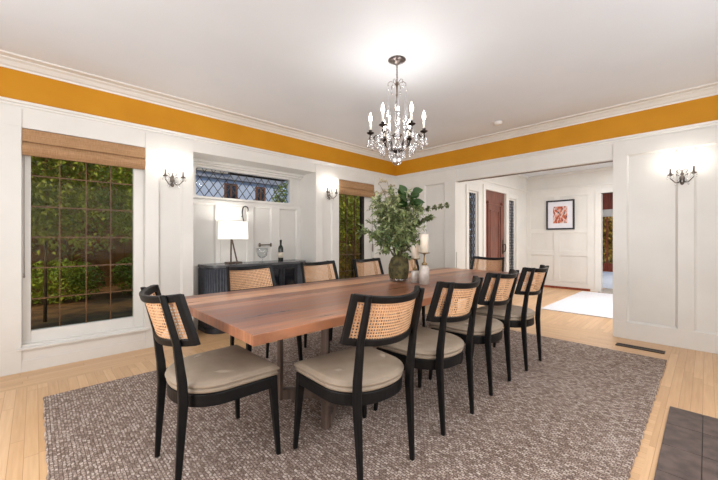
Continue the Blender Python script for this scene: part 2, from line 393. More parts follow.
# right wall with the wide opening (x 0 .. .15)
OY0, OY1, OZ = -3.43, -1.313, 2.14
f = MB()
f.box(0, .15, -5.7, OY0, 0, CZ).box(0, .15, OY1, .0, 0, CZ).box(0, .15, OY0, OY1, OZ, CZ)
struct(f.build('wall_right', M['wall']))
struct(box('wall_rear', M['wall'], -6.7, .15, -5.7, -5.6, 0, CZ))
struct(box('wall_side', M['wall'], -6.7, -6.6, -5.6, 0, 0, CZ))

# ochre frieze band
FZ0, FZ1 = 2.394, 2.665
f = MB().box(-6.6, -.008, -.008, 0, FZ0, FZ1); struct(f.build('trim_1', M['ochre']))
f = MB().box(-.008, 0, -5.6, -.008, FZ0, FZ1); struct(f.build('trim_2', M['ochre']))
# crown moulding and ceiling cove, profile points (out, z)
def profile_run(name, prof, axis, a, b, m):
    f = MB()
    if axis == 'x': r = [[(t, -o, z) for o, z in prof] for t in (a, b)]
    else: r = [[(-o, t, z) for o, z in prof] for t in (a, b)]
    f.hull(r[0], r[1]); return struct(f.build(name, m))
crown = [(0, 2.66), (.018, 2.66), (.022, 2.675), (.04, 2.685), (.062, 2.712), (.085, 2.724), (.09, 2.733), (.16, 2.733), (.165, CZ), (0, CZ)]
profile_run('trim_3', crown, 'x', -6.6, 0, M['trim']); profile_run('trim_4', crown, 'y', -5.6, 0, M['trim'])
rail = [(0, 2.325), (.012, 2.325), (.014, 2.345), (.022, 2.352), (.024, 2.366), (.038, 2.374), (.042, 2.388), (.042, 2.394), (0, 2.394)]
profile_run('trim_5', rail, 'x', -6.6, 0, M['trim']); profile_run('trim_6', rail, 'y', -5.6, 0, M['trim'])

def paneling(name, axis, at, a, b, z0, z1, panels, pz0, pz1, th=.026, openings=()):
    """raised stiles and rails leaving recessed panels; axis 'x' runs on the window wall (faces -y), 'y' on right wall (faces -x)"""
    f = MB()
    def bx(t0, t1, za, zb, d=th):
        if t1 - t0 < .001 or zb - za < .001: return
        if axis == 'x': f.box(t0, t1, at - d, at, za, zb)
        else: f.box(at - d, at, t0, t1, za, zb)
    ps = sorted(panels); t = a
    for p0, p1 in ps:
        bx(t, p0, pz0, pz1); t = p1
        e = .02                                # sloped bead around the panel
        def wedge(ra, rb):
            q = lambda t_, d_, z_: (t_, at - d_, z_) if axis == 'x' else (at - d_, t_, z_)
            f.hull([q(*v) for v in ra], [q(*v) for v in rb])
        wedge([(p0, 0, pz0), (p0, th, pz0), (p0, 0, pz0 + e)], [(p1, 0, pz0), (p1, th, pz0), (p1, 0, pz0 + e)])
        wedge([(p0, 0, pz1), (p0, th, pz1), (p0, 0, pz1 - e)], [(p1, 0, pz1), (p1, th, pz1), (p1, 0, pz1 - e)])
        wedge([(p0, 0, pz0), (p0, th, pz0), (p0 + e, 0, pz0)], [(p0, 0, pz1), (p0, th, pz1), (p0 + e, 0, pz1)])
        wedge([(p1, 0, pz0), (p1, th, pz0), (p1 - e, 0, pz0)], [(p1, 0, pz1), (p1, th, pz1), (p1 - e, 0, pz1)])
    bx(t, b, pz0, pz1); bx(a, b, z0, pz0); bx(a, b, pz1, z1)
    return struct(f.build(name, M['trim'], bev=.002))
RZ = 2.327
paneling('trim_7', 'x', 0, -6.6, X1a, 0, RZ, [(-6.3, -5.35)], .2, 2.17)
paneling('trim_8', 'x', 0, X1b, XNa, 0, RZ, [(-4.075, -3.83)], .2, 2.18)
paneling('trim_9', 'x', 0, XNb, X2a, 0, RZ, [(-1.80, -1.60)], .2, 2.17)
paneling('trim_10', 'x', 0, X2b, -.014, 0, RZ, [(-.46, -.12)], .2, 2.12)
f = MB()
for a, b_ in ((X1a, X1b), (X2a, X2b)): f.box(a, b_, -.014, 0, Z1b, RZ); f.box(a, b_, -.014, 0, 0, Z1a - .02)
f.box(XNa, XNb, -.014, 0, ZN, RZ); struct(f.build('trim_11', M['trim']))
paneling('trim_12', 'y', 0, -5.6, OY0, 0, RZ, [(-4.0, -3.562), (-4.62, -4.125), (-5.3, -4.75)], .195, 2.172)
paneling('trim_13', 'y', 0, OY1, -.014, 0, RZ, [(-.585, -.13), (-1.11, -.70)], .2, 2.14)
f = MB().box(-.014, 0, OY0, OY1, OZ, RZ); struct(f.build('trim_14', M['trim']))
# pocket door track under the header, and edge lining of the opening
f = MB().box(.05, .10, OY0, OY1, OZ - .006, OZ); struct(f.build('trim_15', M['bronze']))
# nook paneling (back wall)
paneling('trim_16', 'x', ND, XNa, XNb, 0, 1.70, [(-3.60, -3.30), (-3.24, -2.84), (-2.756, -2.463), (-2.325, -2.0)], .18, 1.65)
f = MB().box(XNa, XNb, .30, ND, 2.175, ZN).box(XNa, XNb, .34, ND, 2.15, 2.175); struct(f.build('trim_17', M['trim'], bev=.004))
# baseboards
struct(box('baseboard_left', M['trim'], -6.6, XNa, -.022, -.014, 0, .10))
struct(box('baseboard_right', M['trim'], -.022, -.014, -5.6, OY0, 0, .10))
struct(box('baseboard_corner', M['trim'], -.022, -.014, OY1, -.022, 0, .10))
struct(box('baseboard_pier', M['trim'], XNb, -.022, -.022, -.014, 0, .10))

# slim hinge plate on the opening jamb
tag(MB().box(.012, .016, OY1 - .004, OY1 + .0, .70, .96).box(-.017, -.014, OY1 + .01, OY1 + .026, .74, .92).build('door_pull_plate', M['hinge']),
    'slim dark metal pull plate on the left jamb of the wide opening', 'hardware')

# ------------------------------------------------------------------ windows
def leaded_window(name, x0, x1, z0, z1, y, cols, z_lines, frame, pane_m, glass):
    gx0, gx1, gz0, gz1 = glass
    fr = MB()
    fr.box(x0, gx0, y - .03, y + .03, z0, z1).box(gx1, x1, y - .03, y + .03, z0, z1)
    fr.box(gx0, gx1, y - .03, y + .03, z0, gz0).box(gx0, gx1, y - .03, y + .03, gz1, z1)
    fo = struct(fr.build(name, frame, bev=.004))
    g = MB().box(gx0, gx1, y - .003, y + .003, gz0, gz1).build('pane', pane_m, fo)
    l = MB()
    for c in cols: l.box(c - .0045, c + .0045, y - .009, y + .009, gz0, gz1)
    for z in z_lines: l.box(gx0, gx1, y - .008, y + .008, z - .0055, z + .0055)
    l.build('lead_came', M['lead'], fo)
    return fo
gx0, gx1 = -5.082, -4.294
w1 = leaded_window('window_1', X1a, X1b, Z1a, Z1b, .08, [gx0 + (gx1 - gx0) * k / 4 for k in (1, 2, 3)],
                   [.345 + .283 * k for k in range(1, 7)], M['trim'], M['pane'], (gx0, gx1, .343, 2.10))
gx0, gx1 = -1.42, -.80
w2 = leaded_window('window_2', X2a, X2b, Z1a, Z1b, .08, [gx0 + (gx1 - gx0) * k / 3 for k in (1, 2)],
                   [.345 + .283 * k for k in (1, 2)], M['trim'], M['pane'], (gx0, gx1, .343, 2.10))
box('mullion', M['iron'], -.86, -.80, .055, .105, .343, 2.10, w2)
for nm, a, b_ in (('trim_18', X1a, X1b), ('trim_19', X2a, X2b)):
    f = MB().hull([(a - .03, -.045, .195), (b_ + .03, -.045, .195), (b_ + .03, -.045, .215), (a - .03, -.045, .215)],
                  [(a - .03, .05, .195), (b_ + .03, .05, .195), (b_ + .03, .05, .232), (a - .03, .05, .232)])
    f.box(a, b_, -.012, .05, .215, .235); struct(f.build(nm, M['trim'], bev=.003))

# transom in the nook, rounded corners and diamond leading
fo = MB()
def rrect(x0, x1, z0, z1, r, n=5):
    pts = []
    for cx, cz, a0 in ((x1 - r, z1 - r, 0), (x0 + r, z1 - r, PI / 2), (x0 + r, z0 + r, PI), (x1 - r, z0 + r, 1.5 * PI)):
        for k in range(n + 1):
            a = a0 + PI / 2 * k / n; pts.append((cx + r * math.cos(a), cz + r * math.sin(a)))
    return pts
inn = rrect(TX0 + .012, TX1 - .012, TZ0 + .01, TZ1 - .01, .035); out = rrect(TX0 - .02, TX1 + .02, TZ0 - .02, TZ1 + .02, .006)
rings = []
for i in range(len(inn)):
    (a, b_), (c, d) = inn[i], out[i]
    rings.append([(a, ND - .018, b_), (c, ND - .018, d), (c, ND + .06, d), (a, ND + .06, b_)])
fo.loft(rings, smooth=False, closed=True)
w3 = struct(fo.build('window_3', M['trim']))
MB().box(TX0, TX1, ND + .03, ND + .036, TZ0, TZ1).build('pane', M['pane_clear'], w3)
def lattice(parent, a0, a1, z0, z1, pitch_a, pitch_z, at, axis, m, w_=.006):
    """diagonal came lattice clipped to a rectangle"""
    f = MB(); s = pitch_z / pitch_a
    segs = []
    k = -40
    while k < 80:
        for sg in (1, -1):
            # line z = z0 + sg*s*(a - c)
            c = a0 + k * pitch_a + (0 if sg == 1 else 0)
            pts = []
            for aa in (a0, a1):
                z = z0 + sg * s * (aa - c)
                if z0 - 1e-6 <= z <= z1 + 1e-6: pts.append((aa, z))
            for zz in (z0, z1):
                aa = c + (zz - z0) / (sg * s)
                if a0 < aa < a1: pts.append((aa, zz))
            if len(pts) >= 2: segs.append((pts[0], pts[1]))
        k += 1
    for (p, q_) in segs:
        if axis == 'x': f.tube([(p[0], at, p[1]), (q_[0], at, q_[1])], w_, 5)
        else: f.tube([(at, p[0], p[1]), (at, q_[0], q_[1])], w_, 5)
    return f.build('lead_came', m, parent)
lattice(w3, TX0 + .02, TX1 - .02, TZ0 + .014, TZ1 - .014, .118, .163, ND + .03, 'x', M['dark_lead'], .0055)

# woven shades
def shade(name, x0, x1, label):
    t = empty(name, ((x0 + x1) / 2, 0, 0), 0, label, 'window shade')
    hw = (x1 - x0) / 2
    def fold(z0, z1, y0, y1, bul):
        prof = []
        for k in range(9):
            u = k / 8; prof.append((-(y0 + (y1 - y0) * u + bul * math.sin(PI * u)), z1 + (z0 - z1) * u))
        prof += [(.0, z0), (.0, z1)]
        return MB().hull([(-hw, y, z) for y, z in prof], [(hw, y, z) for y, z in prof])
    fold(2.045, 2.158, .02, .03, .0).build('valance', M['shade'], t)
    fold(1.925, 2.05, .006, .018, .042).build('stacked_fold', M['shade'], t)
    return t
shade('roman_shade', X1a + .004, X1b - .004, 'woven tan grass shade rolled up over the large garden window at left')
shade('roman_shade', X2a + .004, X2b - .004, 'woven tan grass shade rolled up over the narrower window by the corner')
tag(MB().tube([(-5.125, -.02, 1.93), (-5.125, -.02, .86)], .003, 6).lathe([(0, -.03), (.008, -.02), (.005, .01), (0, .012)], (-5.125, -.02, .86), 8).build('shade_cord', M['cord']),
    'thin shade pull cord hanging down left side of the large window', 'cord')
tag(MB().tube([(-.66, -.02, 1.93), (-.66, -.02, 1.1)], .003, 6).lathe([(0, -.16), (.011, -.14), (.011, -.01), (0, 0)], (-.66, -.02, 1.1), 8).build('shade_cord', M['cord']),
    'thin shade pull cord with tassel beside the window near the corner', 'cord')

# ------------------------------------------------------------------ hall
HY, HX = -1.04, 3.95
f = MB(); f.box(.15, .96, HY, HY + .12, 0, CZ)
SL = [(.93, 1.315), (2.80, 3.235)]; DX = (1.62, 2.64); DT = 2.20; ST = 2.12
f = MB()
f.box(.15, SL[0][0], HY, HY + .12, 0, CZ).box(SL[0][1], DX[0], HY, HY + .12, 0, CZ).box(DX[1], SL[1][0], HY, HY + .12, 0, CZ).box(SL[1][1], HX + .12, HY, HY + .12, 0, CZ)
f.box(SL[0][0], SL[0][1], HY, HY + .12, ST, CZ).box(SL[1][0], SL[1][1], HY, HY + .12, ST, CZ).box(DX[0], DX[1], HY, HY + .12, DT, CZ)
f.box(SL[0][0], SL[0][1], HY, HY + .12, 0, .3).box(SL[1][0], SL[1][1], HY, HY + .12, 0, .3)
struct(f.build('wall_entry', M['wall']))
FY0, FY1, FZ = -3.9, -2.59, 2.19
f = MB().box(HX, HX + .12, FY1, HY, 0, CZ).box(HX, HX + .12, -6.0, FY0, 0, CZ).box(HX, HX + .12, FY0, FY1, FZ, CZ)
struct(f.build('wall_far', M['wall']))
struct(box('wall_hall_end', M['wall'], .15, HX + .12, -6.1, -6.0, 0, CZ))
struct(box('ceiling_hall', M['ceiling'], .15, HX + .12, -6.1, HY + .12, CZ, CZ + .1))
# far room
struct(MB().box(9.9, 10.0, -6, .4, 2.9, 3.1).box(HX + .12, 10, .4, .5, 0, 3.1).box(HX + .12, 10, -6.1, -6, 0, 3.1)
       .box(9.9, 10, -6, -2.5, 0, 2.9).box(9.9, 10, -.9, .4, 0, 2.9).build('wall_far_room', M['wall']))
struct(MB().box(HX + .12, 10, -6.1, .5, 3.1, 3.2).build('ceiling_far_room', M['ceiling']))
# front door with sidelights
d = struct(MB().box(DX[0], DX[1], HY + .03, HY + .075, 0.01, DT).build('door_1', M['mahogany']))
f = MB()
px0, px1 = DX[0] + .18, DX[1] - .18
def frame_ring(f, x0, x1, z0, z1, wd, y0, y1):
    f.box(x0, x0 + wd, y0, y1, z0, z1).box(x1 - wd, x1, y0, y1, z0, z1).box(x0 + wd, x1 - wd, y0, y1, z0, z0 + wd).box(x0 + wd, x1 - wd, y0, y1, z1 - wd, z1)
frame_ring(f, px0, px1, .25, 1.93, .035, HY + .008, HY + .03)
frame_ring(f, px0 + .11, px1 - .11, .36, 1.80, .03, HY + .014, HY + .03)
for sx in (px0 - .02, px1 + .02):
    f.lathe([(0, 0), (.035, .0), (.045, .03), (.03, .06), (0, .07)], (sx, HY + .02, 1.92), 10)
f.build('raised_panel', M['mahogany'], d, bev=.005)
MB().tube([(DX[1] - .07, HY + .03, 1.06), (DX[1] - .075, HY - .03, 1.05), (DX[1] - .075, HY - .04, .98), (DX[1] - .07, HY - .02, .90), (DX[1] - .07, HY + .03, .88)], .012, 8).box(DX[1] - .1, DX[1] - .04, HY + .02, HY + .03, .84, 1.16).build('door_handle', M['hinge'], d)
f = MB()
for (a, b_) in (SL[0], SL[1]):
    frame_ring(f, a - .10, b_ + .10, .2, ST + .1, .10, HY - .02, HY)
frame_ring(f, DX[0] - .1, DX[1] + .1, -.12, DT + .1, .10, HY - .025, HY)
struct(f.build('trim_20', M['trim'], bev=.004))
for i, (a, b_) in enumerate(SL):
    fr = MB(); frame_ring(fr, a, b_, .3, ST, .035, HY + .02, HY + .07)
    wo_ = struct(fr.build('window_%d' % (4 + i), M['trim']))
    MB().box(a + .03, b_ - .03, HY + .045, HY + .05, .33, ST - .03).build('pane', M['pane_clear'], wo_)
    lattice(wo_, a + .035, b_ - .035, .335, ST - .035, .085, .13, HY + .045, 'x', M['dark_lead'], .006)
# picture rail and panels in hall
f = MB()
f.box(.15, HX, HY - .02, HY, 2.36, 2.40)
f.box(HX - .02, HX, -6, HY - .02, 2.36, 2.40)
f.box(.15, HX, HY - .05, HY, CZ - .05, CZ).box(HX - .05, HX, -6, HY - .05, CZ - .05, CZ)
struct(f.build('trim_21', M['trim'], bev=.004))
def far_panels():
    f = MB(); at, th = HX, .014
    def bx(y0, y1, z0, z1): f.box(at - th, at, y0, y1, z0, z1)
    cols = [(-1.66, -1.14), (-2.34, -1.79)]
    rows = [(.16, .78), (.90, 1.32), (1.42, 2.18)]
    bx(-2.34, HY - .0, 2.24, 2.36); bx(-2.34, HY, 0, .16)
    bx(-2.59, -2.34, 0, 2.36); bx(-1.79, -1.66, .16, 2.24); bx(-1.14, HY, .16, 2.24)
    for (y0, y1) in cols:
        z = .16
        for a, b_ in rows:
            bx(y0, y1, z, a); z = b_
        bx(y0, y1, z, 2.24)
    return struct(f.build('trim_22', M['trim'], bev=.003))
far_panels()
struct(MB().box(HX - .03, HX - .014, -2.40, HY, 0, .05).build('baseboard_hall', M['redwood']))
# casing of the doorway to far room
f = MB().box(HX - .03, HX + .13, FY1 - .012, FY1 + .1, 0, FZ + .1).box(HX - .03, HX + .13, FY0, FY1, FZ, FZ + .1); struct(f.build('trim_23', M['trim'], bev=.004))

# hall rug
tag(box('entry_rug', M['white_rug'], 1.06, 3.75, -4.2, -2.28, 0, .012), 'plain white rug lying on the hall floor beyond the opening', 'rug')
tag(box('doormat', M['grey_mat'], 3.83, 4.65, -3.7, -2.56, 0, .012), 'grey mat at the threshold of the far doorway', 'mat')
tag(box('pale_rug', M['pale_blue_rug'], 4.75, 9.5, -3.9, -.9, 0, .012), 'pale blue rug on the floor of the room beyond the far doorway', 'rug')

# far room french door to the garden
fd = struct(MB().box(9.84, 9.9, -2.5, -.9, 2.24, 2.9).box(9.84, 9.9, -2.5, -2.38, 0, 2.24).box(9.84, 9.9, -1.06, -.9, 0, 2.24).box(9.84, 9.9, -2.38, -1.06, 0, .29).box(9.83, 9.9, -1.74, -1.69, .29, 2.24).build('door_2', M['redwood']))
MB().box(9.87, 9.875, -2.38, -1.06, .29, 2.24).build('pane', M['pane_clear'], fd)
MB().box(9.80, 9.83, -2.4, -1.04, 1.98, 2.24).build('blind', M['trim'], fd)

# ------------------------------------------------------------------ outside
struct(box('garden_ground', M['soil'], -12, 16, .56, 16, -.35, -.02))
def foliage(n, ctr, rad, size, seed, mb=None):
    rnd = random.Random(seed); f = mb or MB()
    for _ in range(n):
        while True:
            p = Vector((rnd.uniform(-1, 1), rnd.uniform(-1, 1), rnd.uniform(-1, 1)))
            if .25 < p.length < 1: break
        q_ = Vector((ctr[0] + p.x * rad[0], ctr[1] + p.y * rad[1], ctr[2] + p.z * rad[2]))
        d = Vector((rnd.gauss(0, 1), rnd.gauss(0, 1), rnd.gauss(-.2, .7)))
        f.leaf(q_, d, (rnd.gauss(0, .4), rnd.gauss(0, .4), 1), size * rnd.uniform(.7, 1.4), size * rnd.uniform(.4, .7))
    return f
def shrub(name, ctr, rad, n, size, m, label, cat, seed, trunk=True, group=None):
    t = empty(name, (ctr[0], ctr[1], -.02), 0, label, cat, group)
    off = (0, 0, ctr[2] + .02)
    foliage(n, off, rad, size, seed).build('foliage', m, t)
    if trunk:
        f = MB(); rnd = random.Random(seed + 1)
        for k in range(1 if trunk == 1 and trunk is not True else 3):
            a = rnd.uniform(0, 2 * PI); x, y = math.cos(a) * rad[0] * .5, math.sin(a) * rad[1] * .5
            f.tube([(x * .05, y * .05, -.0), (x * .3, y * .3, off[2] * .5), (x, y, off[2] + rad[2] * .3)], [.022, .016, .006], 6)
        f.build('trunk', M['bark'], t)
    return t
shrub('garden_tree', (-4.95, 2.4, 2.15), (.66, .6, 1.0), 4200, .075, M['garden_leaf'], 'leafy green garden tree behind left half of the large window', 'tree', 3, 1)
shrub('garden_tree', (-3.6, 3.1, 2.2), (.7, .7, 1.15), 4200, .075, M['garden_leaf_bright'], 'brighter green garden tree behind right half of the large window', 'tree', 5, 1)
shrub('garden_hedge', (-4.75, 4.3, .38), (.75, .5, .42), 2400, .075, M['garden_leaf_bright'], 'low bright green shrub at bottom left outside the large window', 'shrub', 7, False)
shrub('garden_hedge', (-3.35, 4.4, .42), (.58, .5, .46), 2200, .075, M['garden_leaf_bright'], 'low bright green shrub at bottom right outside the large window', 'shrub', 9, False)
shrub('garden_tree', (-4.4, 5.4, 2.0), (2.0, .6, 1.2), 3200, .11, M['garden_leaf'], 'dark dense tree at the back of the garden', 'tree', 11)
shrub('garden_shrub', (.9, 2.2, 1.75), (.9, .6, .62), 1900, .09, M['garden_leaf'], 'green shrub behind the upper part of the corner window', 'shrub', 13)
shrub('garden_shrub', (1.45, 2.9, .35), (.8, .5, .6), 1500, .08, M['garden_leaf_warm'], 'yellowing shrub behind the lower part of the corner window', 'shrub', 15)
shrub('garden_tree', (2.6, 4.3, 1.4), (1.8, .6, 1.8), 2600, .11, M['garden_leaf'], 'dark tree far behind the corner window', 'tree', 17)
shrub('garden_tree', (1.0, 5.4, 2.5), (.62, .4, .55), 1200, .09, M['garden_leaf_bright'], 'green tree crown in front of the neighbouring house', 'tree', 19)
shrub('garden_shrub', (13.2, -1.3, 1.0), (.9, 2.0, 1.6), 5200, .17, M['garden_leaf_warm'], 'yellow green shrub seen through the far room glass door', 'shrub', 21)
shrub('entry_hedge', (2.6, -.28, 1.3), (1.35, .3, 1.3), 3600, .12, M['leaf_dark'], 'dark hedge outside the sidelights of the front door', 'hedge', 31, False)
# pale bench outside corner window
t = empty('garden_bench', (-.65, 1.2, -.02), 0, 'small pale garden bench outside the corner window', 'bench')
MB().box(-.45, .45, -.2, .2, .20, .25).build('bench_seat', M['bench'], t)
for sx in (-.38, .38):
    for sy in (-.15, .15): MB().box(sx - .025, sx + .025, sy - .025, sy + .025, 0, .20).build('leg', M['bench'], t)
tag(box('garden_wall', M['soil'], 14.6, 14.8, -6, 5, -.25, 3.2), 'brown garden wall beyond the far room glass door', 'wall')
for x0, x1, lab in ((-9, -2.9, 'dark brown board fence behind the garden trees left'), (2.1, 8, 'dark brown board fence behind the shrubs by the corner window')):
    t = empty('board_fence', (x0, 6.2 if x0 < 0 else 5.35, -.02), 0, lab, 'fence'); n_ = int((x1 - x0) / .2); f = MB()
    for k in range(n_): f.box(k * .2, k * .2 + .2 - .008, -.012, .03, 0, 3.1)
    f.build('boards', M['soil'], t); MB().box(0, x1 - x0, .03, .05, 0, 3.08).build('rail', M['bark'], t)
# neighbour house
t = empty('neighbour_house', (0, 7, -.25), 0, 'blue grey neighbouring house with wood windows and tan eave', 'house')
MB().box(-6, 1.75, 0, 4, 0, 3.42).build('wall', M['house_wall'], t)
MB().box(-6.3, 1.95, -.12, 4.3, 3.42, 3.58).build('fascia', M['gutter'], t)
MB().box(-6.3, -.45, -.2, -.1, 3.58, 3.70).build('eave_board', M['eave'], t)
MB().hull([(-6.4, -.22, 3.7), (2.1, -.22, 3.7), (2.1, 4.5, 3.7), (-6.4, 4.5, 3.7)], [(-4, 1.6, 5.0), (0, 1.6, 5.0), (0, 2.2, 5.0), (-4, 2.2, 5.0)]).build('roof', M['roof'], t)
for (a, b_) in ((-.5, -.05), (.62, 1.0)):
    wn_ = MB(); frame_ring(wn_, a, b_, 2.0, 3.3, .07, -.04, .0)
    wn_.box((a + b_) / 2 - .03, (a + b_) / 2 + .03, -.04, 0, 2.0, 3.3)
    wq = wn_.build('window', M['house_window'], t); MB().box(a + .06, b_ - .06, -.02, -.01, 2.06, 3.24).build('pane', M['dark_glass'], wq)

# ------------------------------------------------------------------ rug, hearth, vent
def rug():
    f = MB(); x0, x1, y0, y1 = -5.012, -.685, -3.955, -.83
    rnd = random.Random(4); nx, ny = 150, 110
    pts = []
    for i in range(nx): pts.append((x0 + (x1 - x0) * i / nx, y0))
    for i in range(ny): pts.append((x1, y0 + (y1 - y0) * i / ny))
    for i in range(nx): pts.append((x1 - (x1 - x0) * i / nx, y1))
    for i in range(ny): pts.append((x0, y1 - (y1 - y0) * i / ny))
    pts = [(x + rnd.uniform(-.004, .004), y + rnd.uniform(-.004, .004)) for x, y in pts]
    f.loft([[(x, y, 0) for x, y in pts], [(x, y, .012) for x, y in pts], [(x * .998 + (x0 + x1) / 2 * .002, y * .998 + (y0 + y1) / 2 * .002, .017) for x, y in pts]], smooth=False)
    return f.build('area_rug', M['rug'])
tag(rug(), 'large heathered grey brown woven wool rug under the dining table', 'rug')
h = empty('hearth', (-1.845, -4.04, 0), 0, 'dark slate tile hearth set into the floor at lower right', 'hearth')
MB().box(-1.55, 0, -1.09, 0, 0, .003).build('grout_bed', M['iron'], h)
for i in range(5):
    for j in range(4):
        x1 = -.004 - i * .31; y1 = -.165 * 0 - .004 - j * .31
        yy = [0, -.163, -.473, -.783, -1.093][j]; y2 = [0, -.163, -.473, -.783, -1.093][j + 1]
        MB().box(-(i + 1) * .31 + .003, -i * .31 - .001, y2 + .003, yy - .001, 0, .006).build('slate_tile', M['tile'], h, bev=.001)
f = MB(); vx0, vx1, vy0, vy1 = -.425, -.315, -3.92, -3.515
f.box(vx0, vx1, vy0, vy0 + .015, 0, .007).box(vx0, vx1, vy1 - .015, vy1, 0, .007).box(vx0, vx0 + .02, vy0, vy1, 0, .007).box(vx1 - .02, vx1, vy0, vy1, 0, .007).box(vx0, vx1, vy0, vy1, 0, .002)
for k in range(16): f.box(vx0, vx1, vy0 + .02 + k * .0235, vy0 + .026 + k * .0235, 0, .006)
tag(f.build('floor_vent', M['iron']), 'dark bronze floor register vent near the right wall', 'vent')

# ------------------------------------------------------------------ dining table
TX0_, TX1_, TY0, TY1, TZ = -4.38, -.79, -2.862, -1.60, .765
tb = empty('dining_table', ((TX0_ + TX1_) / 2, (TY0 + TY1) / 2, .017), 0, 'long walnut plank dining table standing on the large woven rug', 'table')
hx, hy = (TX1_ - TX0_) / 2, (TY1 - TY0) / 2
MB().hull([(-hx - .0, -hy, .698), (hx, -hy, .698), (hx, hy, .698), (-hx, hy, .698)], [(-hx, -hy, .748), (hx, -hy, .748), (hx, hy, .748), (-hx, hy, .748)]).build('tabletop', M['walnut'], tb, bev=.004)
for sx in (-1, 1):
    lx = -1.19 if sx < 0 else 1.26
    for ly in (-.36, .16 if sx < 0 else .36):
        MB().box(lx - .014, lx + .014, ly - .021, ly + .021, 0, .70).build('leg', M['walnut_leg'], tb, bev=.003)
    MB().box(lx - .05, lx + .05, -.5, .5, .655, .698).build('top_brace', M['walnut_leg'], tb, bev=.003)
    f = MB(); ya, yb = -.36, (.16 if sx < 0 else .36); rings = []
    for k in range(13):
        u = k / 12; y = ya + (yb - ya) * u; x = lx - sx * .02 - sx * .22 * math.sin(PI * u)
        tx, ty = -sx * .22 * PI * math.cos(PI * u), (yb - ya); l = math.hypot(tx, ty); nx_, ny_ = ty / l * .022, -tx / l * .022
        rings.append([(x - nx_, y - ny_, .0), (x + nx_, y + ny_, .0), (x + nx_, y + ny_, .07), (x - nx_, y - ny_, .07)])
    f.loft(rings, smooth=False); f.build('curved_foot', M['walnut_leg'], tb, bev=.002)
MB().box(-.98, .98, -.13, -.06, 0.0, .06).build('stretcher', M['black'], tb, bev=.003)

